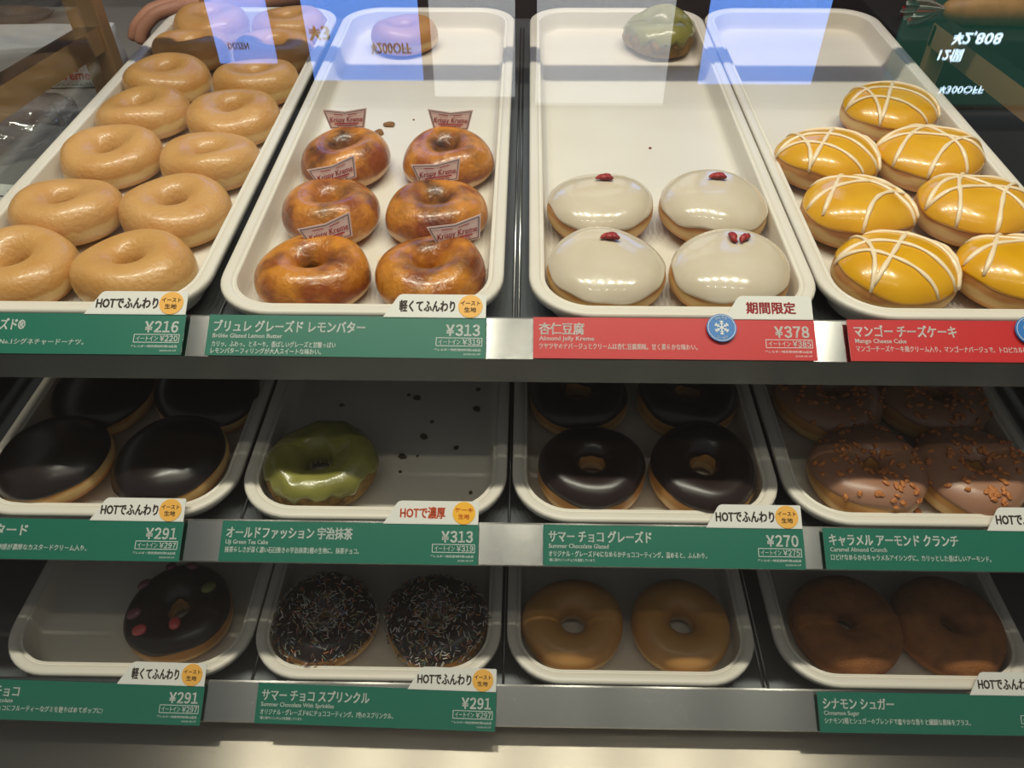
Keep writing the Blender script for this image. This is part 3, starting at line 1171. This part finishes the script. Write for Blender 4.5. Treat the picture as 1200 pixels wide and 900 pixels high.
# ------------------------------------------------------------------ caramel almond rings
CH = []
for s in range(6):
    bm = bmesh.new()
    bmesh.ops.create_icosphere(bm, subdivisions=1, radius=1.0)
    rn = random.Random(s)
    sc = Vector((rn.uniform(0.0028, 0.0042), rn.uniform(0.0019, 0.0027), rn.uniform(0.0016, 0.0022)))
    for v in bm.verts:
        q = v.co * rn.uniform(0.75, 1.15)
        v.co = Vector((q.x * sc.x, q.y * sc.y, q.z * sc.z))
    me = bpy.data.meshes.new('almond_piece')
    bm.to_mesh(me)
    bm.free()
    me.materials.append(M['almond'])
    CH.append(me)
ap = [(-0.0340, 0.0585, 'front left, half in the light', 95), (0.0560, 0.0590, 'front right, behind the price flag', 95), (-0.0430, 0.1430, 'back left, in shade', 70), (0.0540, 0.1430, 'back right, in shade', 80)]
for n, (dx, dy, w, cnt) in enumerate(ap):
    e, sh = iced_ring('caramel_almond_doughnut', 600 + n * 3, M['plain'], M['caramel'], Rc=0.0275, a=0.0205, w=0.02)
    rn = random.Random(70 + n)
    for q in range(cnt):
        t = rn.uniform(0.32, 0.64)
        a = rn.uniform(0, 2 * pi)
        p = sh.point(t, a, 0.0020)
        p2 = sh.point(t, a, 0.0060)
        o = bpy.data.objects.new('almond_piece', CH[rn.randrange(6)])
        link(o, e)
        o.location = p
        nrm = (p2 - p).normalized()
        o.rotation_euler = (Matrix.Rotation(rn.uniform(0, 6.28), 3, nrm) @ nrm.to_track_quat('Z', 'Y').to_matrix()).to_euler()
    e.location = on_tray(1, 3, dx, dy, 0.0003)
    e.rotation_euler = (0, 0, n * 1.1)
    tag(e, 'caramel brown ring with chopped almonds, ' + w, 'doughnut', 'caramel rings with chopped almonds')

# ------------------------------------------------------------------ bottom shelf
# chocolate ring with gummies
e, sh = iced_ring('gummy_chocolate_doughnut', 701, M['plain'], M['choco'], Rc=0.0285, a=0.0195)
bm = bmesh.new()
bmesh.ops.create_icosphere(bm, subdivisions=2, radius=1.0)
for v in bm.verts:
    v.co = Vector((spow(v.co.x, 0.9) * 0.0052, spow(v.co.y, 0.9) * 0.0070, v.co.z * 0.0032))
gm = bpy.data.meshes.new('gummy')
bm.to_mesh(gm)
bm.free()
for p in gm.polygons:
    p.use_smooth = True
for (ang, t, mm, sp) in ((-131, 0.456, 'gum_red', -0.6), (-72, 0.545, 'gum_red', -0.1), (-162, 0.456, 'gum_purple', 0.0), (150, 0.40, 'gum_purple', 0.6), (112, 0.38, 'gum_purple', 0.1),
                          (33, 0.48, 'gum_green', 0.4), (85, 0.42, 'gum_purple', 0.9)):
    g_me = gm.copy()
    g_me.materials.append(M[mm])
    p = sh.point(t, R(ang), 0.0028)
    p2 = sh.point(t, R(ang), 0.008)
    nrm = (p2 - p).normalized()
    o = obj('gummy', g_me, M[mm], e, p)
    o.rotation_euler = (Matrix.Rotation(sp, 3, nrm) @ nrm.to_track_quat('Z', 'Y').to_matrix()).to_euler()
    o['label'] = mm.replace('gum_', '') + ' gummy piece'
e.location = on_tray(2, 0, 0.0351, 0.0630, 0.0003)
tag(e, 'dark chocolate ring dotted with pink gummies, alone on the bottom left tray', 'doughnut')

# chocolate rings with sprinkles
SP_ME = []
v, f = tube([(-0.0024, 0, 0), (-0.0021, 0, 0), (0.0021, 0, 0), (0.0024, 0, 0)], [0.00025, 0.00042, 0.00042, 0.00025], 6)
SPV, SPF = v, f
for mm in SPR:
    me = mesh('sprinkle', v, f)
    me.materials.append(mm)
    SP_ME.append(me)
for n, (dx, dy, w) in enumerate(((-0.0500, 0.0580, 'left of the pair'), (0.0500, 0.0585, 'right of the pair, behind the price flag'))):
    e, sh = iced_ring('sprinkle_chocolate_doughnut', 720 + n * 3, M['plain'], M['choco'], Rc=0.0268, a=0.0195)
    rn = random.Random(90 + n)
    bv, bf, bmi = [], [], []
    for q in range(1050):
        t = rn.uniform(0.275, 0.72)
        a = rn.uniform(0, 2 * pi)
        if q < 100:
            a = rn.uniform(-pi, 0)
        p = sh.point(t, a, 0.0018 + rn.uniform(0, 0.0008))
        p2 = sh.point(t, a, 0.0065)
        nrm = (p2 - p).normalized()
        rot = Matrix.Rotation(rn.uniform(0, 6.28), 3, nrm) @ nrm.to_track_quat('Z', 'Y').to_matrix() @ Matrix.Rotation(rn.uniform(-0.5, 0.5), 3, 'Y')
        ci = rn.choice([0, 0, 0, 1, 2, 3, 4, 5, 6, 6, 6])
        if q < 100:
            o = bpy.data.objects.new('sprinkle', SP_ME[ci])
            link(o, e)
            o.location = p
            o.rotation_euler = rot.to_euler()
        else:
            b = len(bv)
            bv += [p + rot @ Vector(x) for x in SPV]
            for x in SPF:
                bf.append(tuple(b + y for y in x))
                bmi.append(ci)
    me = mesh('sprinkles', bv, bf)
    for mm in SPR:
        me.materials.append(mm)
    for pgn, ci in zip(me.polygons, bmi):
        pgn.material_index = ci
    o = obj('sprinkles', me, SPR, e)
    o['kind'] = 'stuff'
    e.location = on_tray(2, 1, dx, dy, 0.0003)
    e.rotation_euler = (0, 0, n * 0.1)
    tag(e, 'chocolate ring covered in thin coloured sprinkles, ' + w, 'doughnut', 'chocolate rings with sprinkles')

for n, (dx, dy, w) in enumerate(((-0.0500, 0.0580, 'left of the pair'), (0.0475, 0.0585, 'right of the pair'))):
    sh = Shape(ring_prof(0.0278, 0.0176, 0.0185, 0.0140, 0.88), True, 760 + n * 3, 0.0020, 20, 1.0, 0.96, 0.8)
    me = sh.dough('plain_ring_doughnut')
    o = obj('plain_ring_doughnut', me, M['plain'], None, on_tray(2, 2, dx, dy, 0.0003), (0, 0, n * 2.0))
    tag(o, 'plain tan ring on the bottom shelf, ' + w, 'doughnut', 'plain tan rings on the bottom shelf')
for n, (dx, dy, w) in enumerate(((-0.0400, 0.0605, 'left of the pair'), (0.0560, 0.0605, 'right of the pair, behind the price flag'))):
    sh = Shape(ring_prof(0.0275, 0.0212, 0.0195, 0.0140, 0.85), True, 790 + n * 3, 0.0022, 20, 1.0, 0.97, 0.8)
    me = sh.dough('cinnamon_doughnut')
    o = obj('cinnamon_doughnut', me, M['cinnamon'], None, on_tray(2, 3, dx, dy, 0.0003), (0, 0, n * 1.4))
    tag(o, 'rough brown cinnamon sugar ring, ' + w, 'doughnut', 'brown cinnamon sugar rings')

# picks: front row ones stand up in front of each ring's rear edge
PK = 'small red and pink paper pick on the '
pick(None, -0.0275, 0.0780, 0.0305, R(12), R(-14), PK + 'front left caramel ring', R(-14))
pick(None, 0.0730, 0.0780, 0.0305, R(10), R(-14), PK + 'front right caramel ring', R(-10))
pick(None, -0.0400, 0.1720, 0.0285, R(12), R(-14), PK + 'middle left caramel ring', R(-13))
pick(None, 0.0490, 0.1710, 0.0300, R(6), R(-12), PK + 'middle right caramel ring', R(-6))
pick(None, -0.0480, 0.2680, 0.0315, R(-2), R(-10), PK + 'rear left caramel ring', R(-3))
pick(None, 0.0520, 0.2670, 0.0315, R(2), R(-10), PK + 'rear right caramel ring', R(2))

# ------------------------------------------------------------------ crumbs
CRM = []
for s in range(4):
    bm = bmesh.new()
    bmesh.ops.create_icosphere(bm, subdivisions=2, radius=1.0)
    for v in bm.verts:
        v.co = v.co * (1 + 0.45 * noise.noise(v.co * 1.8 + Vector((s * 3.1, 0, 0))))
        v.co.z = max(v.co.z * 0.55, -0.3)
    me = bpy.data.meshes.new('crumb')
    bm.to_mesh(me)
    bm.free()
    CRM.append(me)


def crumb(i, k, dx, dy, r, mm, label, group, n=0, sx=1.0):
    me = CRM[n % 4].copy()
    me.materials.clear()
    me.materials.append(M[mm])
    o = bpy.data.objects.new('crumb', me)
    link(o)
    o.location = on_tray(i, k, dx, dy, 0.28 * r, 0.085)
    o.scale = (r * sx, r, r)
    o.rotation_euler = (0, 0, n * 1.7)
    tag(o, label, 'crumb', group)


for n, (dx, dy, r, sx) in enumerate(((-0.020, 0.3390, 0.0045, 1.5), (-0.0285, 0.3200, 0.0048, 1.3), (0.004, 0.352, 0.0013, 1), (0.030, 0.352, 0.001, 1))):
    crumb(0, 1, dx, dy, r, 'crumb', 'brown crumb on the white tray behind the scorched caramel rings', 'crumbs behind the caramel rings', n, sx)
crumb(0, 1, 0.006, 0.0960, 0.004, 'drizzle', 'pale flake on the tray between the front caramel rings', 'crumbs between the caramel rings', 1, 1.5)
crumb(0, 2, 0.0135, 0.292, 0.0016, 'goji', 'tiny red crumb on the bare white tray behind the iced buns', 'crumb on the bun tray', 2)
for n, (x, y, r) in enumerate(((467, 470, 3.6), (455, 467, 2.0), (567, 461, 3.0), (573, 481, 3.4), (490, 495, 1.8), (483, 511, 3.6), (527, 522, 2.6), (458, 532, 3.4), (477, 531, 1.4), (458, 549, 1.6), (563, 571, 2.0), (373, 479, 2.4), (358, 503, 1.3))):
    # measured on the tray floor (metres behind the front edge)
    pass
C2 = [(0.0206, 0.1585, 3.0), (0.0118, 0.1625, 1.7), (0.0957, 0.1713, 2.2), (0.0977, 0.1445, 3.0), (0.0376, 0.1275, 1.6), (0.0321, 0.1080, 3.2), (0.0622, 0.0955, 2.3), (0.0153, 0.0845, 3.0), (0.0286, 0.0855, 1.2), (0.0158, 0.0670, 1.4), (0.0800, 0.0450, 1.7), (-0.0500, 0.1480, 2.0)]
for n, (dx, dy, r) in enumerate(C2):
    crumb(1, 1, min(dx, 0.078), dy, r / 1000, 'crumb_dark', 'small olive brown crumb on the nearly empty middle shelf tray', 'crumbs on the nearly empty tray', n, 1.3)
crumb(2, 1, 0.0085, 0.046, 0.0010, 'choco', 'dark sprinkle fallen on the tray between the two sprinkle rings', 'fallen sprinkle', 0, 3.2)
crumb(1, 3, 0.004, 0.0190 + 0.012, 0.0030, 'almond', 'brown nut crumb on the tray by the front almond ring', 'fallen nut', 3, 1.3)

# ------------------------------------------------------------------ price tags
TN = R(60)


def price_tag(i, x, spec, rz=0.0):
    y0, z0 = SHELF[i]
    # local frame: x right, y up along the strip, z out of it
    e = empty('price_tag', (x, y0 - 0.0045, z0 + ZE + 0.0008), (R(90) - TN, rz, 0))
    tag(e, spec['label'], 'price tag', 'price tags along the shelf fronts')
    W, H = 200.0, 31.0
    red = spec.get('red')
    obj('card', plate([(0, -H), (W, -H), (W, 0), (0, 0)], 0.0007), M['red'] if red else M['green'], e, smooth=False)
    fl = Flat()
    z = 0.25
    fl.text(spec['title'], 4.2, -12.4, 9.6, 0, width=spec['tw'], bold=0.028)
    if spec.get('en'):
        fl.text(spec['en'], 4.2, -17.6, 4.6, 0, width=spec['ew'], bold=0.022)
    if len(spec['desc']) == 2:
        fl.text(spec['desc'][0], 4.2, -24.2, 4.9, 0, width=spec['dw'][0], bold=0.014, res=1)
        fl.text(spec['desc'][1], 4.2, -29.4, 4.9, 0, width=spec['dw'][1], bold=0.014, res=1)
    else:
        fl.text(spec['desc'][0], 4.2, -23.8, 5.0, 0, width=spec['dw'][0], bold=0.014, res=1)
    if spec.get('note'):
        fl.text(spec['note'], 4.2, -27.6, 2.5, 0, width=36, bold=0.0, res=1)
    fl.digits(spec['p'][0], 195.8, -14.0, 11.2, 24.5, 0, 0.036)
    fl.frame(164.5, -22.0, 197.5, -15.6, 0.4, 0)
    fl.text('イートイン', 166.5, -20.6, 4.6, 0, width=15.5, bold=0.012, res=1)
    fl.digits(spec['p'][1], 196.3, -20.9, 5.7, 12.8, 0, 0.028)
    fl.text('アレルギー特定原材料等28品目', 196.5, -25.6, 2.1, 0, width=33, align='R', bold=0.0, res=1)
    fl.text('2024.05.07', 196.5, -28.6, 1.8, 0, width=12, align='R', bold=0.0, res=1)
    fl.build('lettering', [M['white']], e, (0, 0, 0.00025))
    if spec.get('flag'):
        fw = spec['fw']
        FH = 17.5
        x1 = W - 0.4
        x0 = x1 - fw
        arc = [(x0 + 11.0 - 3.2 * cos(R(a)) * 0 - 0, 0) for a in ()]
        pts = [(x0, -0.6), (x1, -0.6), (x1, FH - 0.8), (x1 - 0.8, FH), (x0 + 13.5, FH), (x0 + 11.2, FH - 0.7), (x0 + 9.6, FH - 2.4)]
        fo = obj('flag', plate(pts, 0.0006), M['paper'], e, (0, 0, 0.0006), smooth=False)
        f2 = Flat()
        ink = {'brown': 0, 'red': 1, 'orange': 2}[spec['ink']]
        f2.text(spec['flag'], x0 + spec['fo'], 4.6, 9.6, ink, width=spec['ftw'], bold=0.034)
        f2.build('flag_lettering', [M['ink'], M['inkred'], M['inkorange']], fo, (0, 0, 0.00025))
        if spec.get('st'):
            cx, cy, rr = x1 - 11.3, 8.3, 8.8
            n = 44
            c_ = obj('sticker', plate([(cx + rr * cos(2 * pi * q / n), cy + rr * sin(2 * pi * q / n)) for q in range(n)], 0.0003),
                     M[spec['sc']], e, (0, 0, 0.0010), smooth=False)
            f3 = Flat()
            f3.text(spec['st'], cx, cy + 0.9, 4.0, 0, width=14.0, align='C', bold=0.02, res=1)
            f3.text('生地', cx, cy - 4.3, 4.2, 0, width=8.6, align='C', bold=0.02, res=1)
            f3.build('sticker_lettering', [M['ink']] if spec['sc'] == 'orange' else [M['inkorange']], c_, (0, 0, 0.0002))
    # clear sleeve over the card
    obj('sleeve', plate([(-0.8, -H - 0.8), (W + 0.8, -H - 0.8), (W + 0.8, 0.4), (-0.8, 0.4)], 0.0004), M['acrylic'], e, (0, 0, 0.0013), smooth=False)
    return e


HF = dict(flag='HOTでふんわり', ink='brown', fw=74, fo=8.0, ftw=45, st='イースト', sc='orange')
KF = dict(flag='軽くてふんわり', ink='brown', fw=74, fo=11.5, ftw=40, st='イースト', sc='orange')
TAGS = [
    (0, -0.4447, dict(label='green price tag reading 216 yen, under the plain glazed rings', title='オリジナル・グレーズド®', tw=80, en='Original Glazed', ew=40, desc=['シュガーコーティング。人気No.1シグネチャードーナツ。'], dw=[125], p=('¥216', '¥220'), **HF), 0.0),
    (0, -0.2275, dict(label='green price tag reading 313 yen on the top shelf, under the caramel rings', title='ブリュレ グレーズド レモンバター', tw=109, en='Brûlée Glazed Lemon Butter', ew=50, desc=['カリッ、ふわっ、とろ〜り。香ばしいグレーズと甘酸っぱい', 'レモンバターフィリングが大人スイートな味わい。'], dw=[89, 79], p=('¥313', '¥319'), **KF), 0.004),
    (0, 0.0063, dict(label='red price tag reading 378 yen, under the white iced buns', red=1, title='杏仁豆腐', tw=32, en='Almond Jelly Kreme', ew=39, desc=['ツヤツヤのナパージュとクリームは杏仁豆腐風味。甘く柔らかな味わい。'], dw=[112], p=('¥378', '¥385'), flag='期間限定', ink='red', fw=63, fo=16, ftw=35), 0.0),
    (0, 0.2297, dict(label='red price tag at the right end, under the mango doughnuts', red=1, title='マンゴー チーズケーキ', tw=72, en='Mango Cheese Cake', ew=36, desc=['マンゴーチーズケーキ風クリーム入り。マンゴーナパージュで、トロピカルに。'], dw=[121], p=('¥378', '¥385')), 0.0),
    (1, -0.4646, dict(label='green price tag reading 291 yen, under the black chocolate domes', title='チョコ カスタード', tw=74, en='Chocolate Custard', ew=38, desc=['チョコレートコーティング。卵感が濃厚なカスタードクリーム入り。'], dw=[123], p=('¥291', '¥297'), **HF), 0.004),
    (1, -0.2341, dict(label='green price tag reading 313 yen on the middle shelf, with an orange lettered flag', title='オールドファッション 宇治抹茶', tw=98, en='Uji Green Tea Cake', ew=33, desc=['抹茶らしさが深く濃い石臼挽きの宇治抹茶2種の生地に、抹茶チョコ。'], dw=[104], p=('¥313', '¥319'), flag='HOTで濃厚', ink='orange', fw=74, fo=13, ftw=35, st='ケーキ', sc='yellow'), 0.002),
    (1, 0.0161, dict(label='green price tag reading 270 yen, under the dark chocolate rings', title='サマー チョコ グレーズド', tw=79, en='Summer Chocolate Glazed', ew=46, desc=['オリジナル・グレーズド®になめらかチョココーティング。温めると、ふんわり。'], dw=[121], note='*夏に溶けにくいチョコを使用しています。', p=('¥270', '¥275'), **HF), 0.002),
    (1, 0.2314, dict(label='green price tag under the almond rings at the right of the middle shelf', title='キャラメル アーモンド クランチ', tw=98, en='Caramel Almond Crunch', ew=43, desc=['口どけなめらかなキャラメルアイシングに、カリッとした香ばしいアーモンド。'], dw=[121], p=('¥313', '¥319'), **HF), 0.0),
    (2, -0.4656, dict(label='green price tag reading 291 yen, under the gummy ring at the bottom left', title='グミ チョコ', tw=40, en='Gummy Chocolate', ew=36, desc=['にぎわいのチョコにフルーティーなグミを散りばめてポップに!'], dw=[113], p=('¥291', '¥297'), **KF), 0.014),
    (2, -0.2205, dict(label='tilted green price tag reading 291 yen, under the sprinkle rings', title='サマー チョコ スプリンクル', tw=90, en='Summer Chocolate With Sprinkles', ew=61, desc=['オリジナル・グレーズド®にチョココーティング。7色のスプリンクル。'], dw=[111], note='*夏に溶けにくいチョコを使用しています。', p=('¥291', '¥297'), **HF), 0.018),
    (2, 0.2456, dict(label='green price tag under the cinnamon rings at the bottom right', title='シナモン シュガー', tw=58, en='Cinnamon Sugar', ew=29, desc=['シナモン2種とシュガーのブレンドで爽やかな香りと繊細な風味をプラス。'], dw=[119], p=('¥259', '¥264'), **HF), 0.0),
]
TG = []
for i, x, spec, rz in TAGS:
    e = price_tag(i, x, spec)
    if rz:
        e.rotation_euler = (Euler((R(90) - TN, 0, 0)).to_matrix() @ Matrix.Rotation(-rz, 3, 'Z')).to_euler()
    TG.append(e)

# snowflake badges stuck on the red tags
def badge(x, label):
    y0, z0 = SHELF[0]
    a = R(90) - TN
    m = Euler((a, 0, 0)).to_matrix()
    p = Vector((x, y0 - 0.0045, z0 + ZE + 0.0008)) + m @ Vector((0, -0.0078, 0.0024))
    e = empty('snowflake_badge', p, (a, 0, 0))
    tag(e, label, 'badge', 'blue snowflake badges')
    n = 48
    obj('disc', plate([(10.6 * cos(2 * pi * q / n), 10.6 * sin(2 * pi * q / n)) for q in range(n)], 0.0009), M['blue'], e, smooth=False)
    fl = Flat()
    fl.ring(0, 0, 9.8, 0.35, 0)
    for q in range(6):
        a = pi / 6 + q * pi / 3
        d = Vector((cos(a), sin(a)))
        nn = Vector((-d.y, d.x))
        fl.line((0, 0), d * 5.4, 0.75, 0)
        for h, l in ((2.2, 1.4), (3.7, 1.6)):
            for s in (-1, 1):
                fl.line(d * h, d * (h + l * 0.8) + nn * (s * l * 0.8), 0.6, 0)
    # lettering round the rim
    for body, a0, flip in (('ひんやり', 90, 1), ('コールド', 270, -1)):
        L = len(body)
        for c, ch in enumerate(body):
            ang = R(a0 + flip * (-(c - (L - 1) / 2) * 17))
            t = Flat()
            t.text(ch, 0, 0, 2.3, 0, align='C', bold=0.02, res=1)
            rot = ang - pi / 2 if flip == 1 else ang + pi / 2
            rad = 6.7 if flip == 1 else 8.5
            b = len(fl.v)
            for vx, vy, vz in t.v:
                fl.v.append((rad * cos(ang) + vx * cos(rot) - vy * sin(rot), rad * sin(ang) + vx * sin(rot) + vy * cos(rot), 0))
            for q in t.f:
                fl.f.append(tuple(b + w for w in q))
                fl.m.append(0)
    fl.build('snowflake', [M['white']], e, (0, 0, 0.00025))


badge(0.1399, 'round blue snowflake badge on the 378 yen red tag')
badge(0.3570, 'round blue snowflake badge on the mango doughnut tag, cut by the photo edge')

# ------------------------------------------------------------------ beside and behind the case
def crumple(name, cx, cy, cz, sx, sy, sz, seed, mm, label, cat, group=None):
    bm = bmesh.new()
    bmesh.ops.create_icosphere(bm, subdivisions=5, radius=1.0)
    s = Vector((seed * 1.7, seed * 0.3, seed))
    for v in bm.verts:
        d = v.co.normalized()
        k = 1 + 0.22 * noise.noise(d * 1.3 + s)
        rdg = 1 - abs(noise.noise(d * 3.2 + s))
        rd2 = 1 - abs(noise.noise(d * 7.5 + s))
        k += 0.16 * (rdg - 0.75) + 0.05 * (rd2 - 0.75)
        p = d * k
        v.co = Vector((p.x * sx, p.y * sy, max(p.z, -0.72) * sz))
    o = obj(name, bm, M[mm], None, (cx, cy, cz + 0.72 * sz))
    tag(o, label, cat, group)
    return o


# white paper carry-out bag lying in its clear wrap, red script on its side
pb = empty('paper_bag', (-0.665, 1.052, ZE - 0.42), (0, 0, R(3)))
tag(pb, 'white paper bag with red script and green line, left of the case under the rail', 'paper bag')
bm = box_bm(-0.12, 0.095, -0.035, 0.060, 0.0, 0.056, 0.008)
bmesh.ops.subdivide_edges(bm, edges=bm.edges[:], cuts=4, use_grid_fill=True)
for v in bm.verts:
    if v.co.z > 0.004:
        v.co += noise.noise_vector(v.co * 22) * 0.004
obj('bag_body', bm, M['bag_paper'], pb)
fl = Flat()
fl.text('Krispy', 52, 29, 17, 0, width=44, align='C', bold=0.03, shear=0.25)
fl.text('Kreme', 58, 15, 17, 0, width=44, align='C', bold=0.03, shear=0.25)
fl.text('DOUGHNUTS', 54, 6, 6, 1, width=50, align='C', bold=0.02)
fl.build('bag_lettering', [M['inkred'], M['green']], pb, (0, -0.0400, 0.0), (pi / 2, 0, 0))
crumple('plastic_bag', -0.92, 1.33, ZE - 0.4195, 0.18, 0.13, 0.13, 3, 'film', 'crumpled clear plastic bag behind the left rail, at the top corner', 'plastic bag')
crumple('plastic_bag', -0.64, 0.87, ZE - 0.4195, 0.10, 0.075, 0.035, 8, 'film', 'clear plastic wrap lying on the grey counter in front of the paper bag', 'plastic bag')
# small white printed card lower left
e = empty('printed_card', (-0.570, 0.735, ZE - 0.4192), (0, 0, R(-8)))
tag(e, 'white card with black capital letters on the counter at the left edge', 'card')
obj('card', plate([(-70, -45), (30, -45), (30, 22), (-70, 22)], 0.0006), M['paper'], e, (0, 0, 0.0008), smooth=False)
fl = Flat()
fl.text('AGE', 25, 8, 11, 0, align='R', bold=0.02)
fl.rect(-40, -4, 22, -1.5, 0)
fl.rect(-40, -12, 22, -10, 0)
fl.rect(-40, -20, 10, -18, 0)
fl.build('lettering', [M['ink']], e, (0, 0, 0.0012))

# staff member's hand gripping the bag, sleeve behind
def skin_mesh(verts, edges, radii, sub=2, name='skin'):
    me = bpy.data.meshes.new(name)
    me.from_pydata(verts, edges, [])
    o = bpy.data.objects.new(name, me)
    COL.objects.link(o)
    m = o.modifiers.new('skin', 'SKIN')
    m.use_smooth_shade = True
    for k, r in enumerate(radii):
        rr = r if isinstance(r, tuple) else (r, r)
        me.skin_vertices[0].data[k].radius = rr
    me.skin_vertices[0].data[0].use_root = True
    s = o.modifiers.new('sub', 'SUBSURF')
    s.levels = sub
    s.render_levels = sub
    dg = bpy.context.evaluated_depsgraph_get()
    r = bpy.data.meshes.new_from_object(o.evaluated_get(dg))
    bpy.data.objects.remove(o)
    for p in r.polygons:
        p.use_smooth = True
    return r


def hand():
    # local: wrist at the origin, fingers along -x, back of the hand up (+z), thumb on -y
    V, E, Rr = [(0, 0, 0)], [], [(0.024, 0.018)]
    def add(p, r, par):
        V.append(p)
        Rr.append(r)
        E.append((par, len(V) - 1))
        return len(V) - 1
    arm = add((0.09, 0.01, 0.012), (0.030, 0.026), 0)
    arm = add((0.22, 0.03, 0.05), (0.038, 0.034), arm)
    palm = add((-0.040, 0.0, 0.002), (0.034, 0.015), 0)
    for n, (y, L, dz_) in enumerate(((-0.030, 0.068, 0.0), (-0.010, 0.076, 0.002), (0.011, 0.071, 0.001), (0.030, 0.056, -0.003))):
        k = add((-0.082, y, 0.001 + dz_), 0.0105, palm)
        d1 = add((-0.082 - L * 0.48, y * 1.05, -0.006 + dz_), 0.0095, k)
        d2 = add((-0.082 - L * 0.78, y * 1.05, -0.025 + dz_), 0.0086, d1)
        add((-0.082 - L * 0.88, y * 1.05, -0.043 + dz_), 0.0074, d2)
    t = add((-0.034, -0.036, -0.008), 0.0125, palm)
    t2 = add((-0.062, -0.056, -0.018), 0.0105, t)
    add((-0.088, -0.060, -0.028), 0.0088, t2)
    return skin_mesh(V, E, Rr)


pe = empty('person', (-0.408, 1.150, ZE - 0.350), (R(-10), R(6), R(28)))
tag(pe, 'shop worker\'s hand in a maroon sleeve reaching for the paper bag, behind the left tray', 'person')
hm = hand()
hm.materials.append(M['skin'])
obj('body', hm, M['skin'], pe)
sv = skin_mesh([(0.10, 0.012, 0.015), (0.22, 0.03, 0.05), (0.34, 0.08, 0.12), (0.42, 0.16, 0.26)], [(0, 1), (1, 2), (2, 3)], [(0.042, 0.038), (0.047, 0.045), (0.056, 0.054), (0.068, 0.065)])
sv.materials.append(M['sleeve'])
obj('sleeve', sv, M['sleeve'], pe)

# right: wood-look roll with a striped twisted paper end on the ledge behind the frame
o = obj('rear_ledge', box_bm(0.476, 1.5, 1.02, 1.45, ZE - 0.42, ZE - 0.352, 0.003), M['dark'], smooth=False)
tag(o, 'black ledge behind the right rail carrying the wooden roll', 'ledge')
e = empty('wooden_roll', (0.53, 1.075, ZE - 0.352), (0, 0, R(-3)))
tag(e, 'wood coloured roll with a red striped paper end, top right behind the rail', 'roll')
n = 16
pts = [(0.012, 0, 0.019), (0.016, 0, 0.019), (0.026, 0, 0.019), (0.040, 0, 0.019), (0.30, 0, 0.019)]
v, f = tube(pts, [0.006, 0.010, 0.0155, 0.0185, 0.0185], 24)
obj('roll_body', mesh('roll_body', v, f), M['roll_wood'], e)
bm = bmesh.new()
N = 40
rings = [(0.013, 0.0062), (0.006, 0.0085), (-0.004, 0.0150), (-0.018, 0.0225), (-0.030, 0.0245)]
vs = []
for x, r in rings:
    for k in range(N):
        a = 2 * pi * k / N
        rr = r * (1 + 0.16 * (1 if k % 2 else -1) * min(1, (0.013 - x) / 0.02))
        vs.append(bm.verts.new((x + 0.004 * sin(3 * a), rr * cos(a) * 0.8, max(0.0015, 0.019 + rr * sin(a) * 0.72))))
for q in range(len(rings) - 1):
    for k in range(N):
        fc = bm.faces.new((vs[q * N + k], vs[q * N + (k + 1) % N], vs[(q + 1) * N + (k + 1) % N], vs[(q + 1) * N + k]))
        fc.material_index = (k // 2) % 2
bmesh.ops.solidify(bm, geom=bm.faces[:], thickness=0.0006)
obj('paper_twist', bm, [M['paper'], M['pickred']], e, smooth=False)

# promotion boards standing on a rear shelf; the level glass top mirrors them
ss = empty('sign_stand', (0.2, 1.33, ZE - 0.170))
tag(ss, 'dark stand behind the trays carrying the promotion boards', 'stand')
for nm, bm in (('stand_top', box_bm(-0.57, 0.98, 1.24, 1.42, ZE - 0.170, ZE - 0.150, 0.002)), ('leg', box_bm(-0.46, -0.42, 1.31, 1.35, 0.0, ZE - 0.169, 0.002)), ('leg', box_bm(0.42, 0.46, 1.31, 1.35, 0.0, ZE - 0.169, 0.002))):
    rel(obj(nm, bm, M['darksteel'], ss, smooth=False), ss)


def board(x0, x1, z1, mm, label, texts=(), y=1.30, z0=-0.150):
    e = empty('promotion_board', ((x0 + x1) / 2, y, ZE + z0))
    tag(e, label, 'promotion board')
    w, h = (x1 - x0), (z1 - z0)
    obj('panel', box_bm(-w / 2, w / 2, 0, 0.008, 0.0005, h, 0.001), M[mm], e, smooth=False)
    fl = Flat()
    for body, px, pz, size, mi, wid in texts:
        fl.text(body, (px - (x0 + x1) / 2) * 1000, (pz - z0) * 1000, size, mi, width=wid, align='C', bold=0.03)
    if texts:
        fl.build('lettering', [M['glow_white'], M['ink'], M['inkred']], e, (0, -0.0006, 0), (pi / 2, 0, 0))
    return e


board(-0.516, -0.420, 0.230, 'glow_blue', 'narrow blue board with added glow, mirrored over the left tray', [('DOZEN', -0.478, 0.196, 15, 1, 34)])
board(-0.362, -0.176, 0.258, 'glow_blue', 'wide blue board reading 200 off with added glow, mirrored over the caramel tray', [('¥200OFF', -0.225, 0.196, 24, 1, 66), ('¥3', -0.340, 0.170, 30, 1, 34)])
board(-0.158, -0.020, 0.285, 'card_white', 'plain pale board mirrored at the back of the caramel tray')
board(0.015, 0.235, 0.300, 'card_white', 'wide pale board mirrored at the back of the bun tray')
board(0.290, 0.480, 0.262, 'glow_blue', 'blue board with added glow, mirrored at the back of the mango tray')
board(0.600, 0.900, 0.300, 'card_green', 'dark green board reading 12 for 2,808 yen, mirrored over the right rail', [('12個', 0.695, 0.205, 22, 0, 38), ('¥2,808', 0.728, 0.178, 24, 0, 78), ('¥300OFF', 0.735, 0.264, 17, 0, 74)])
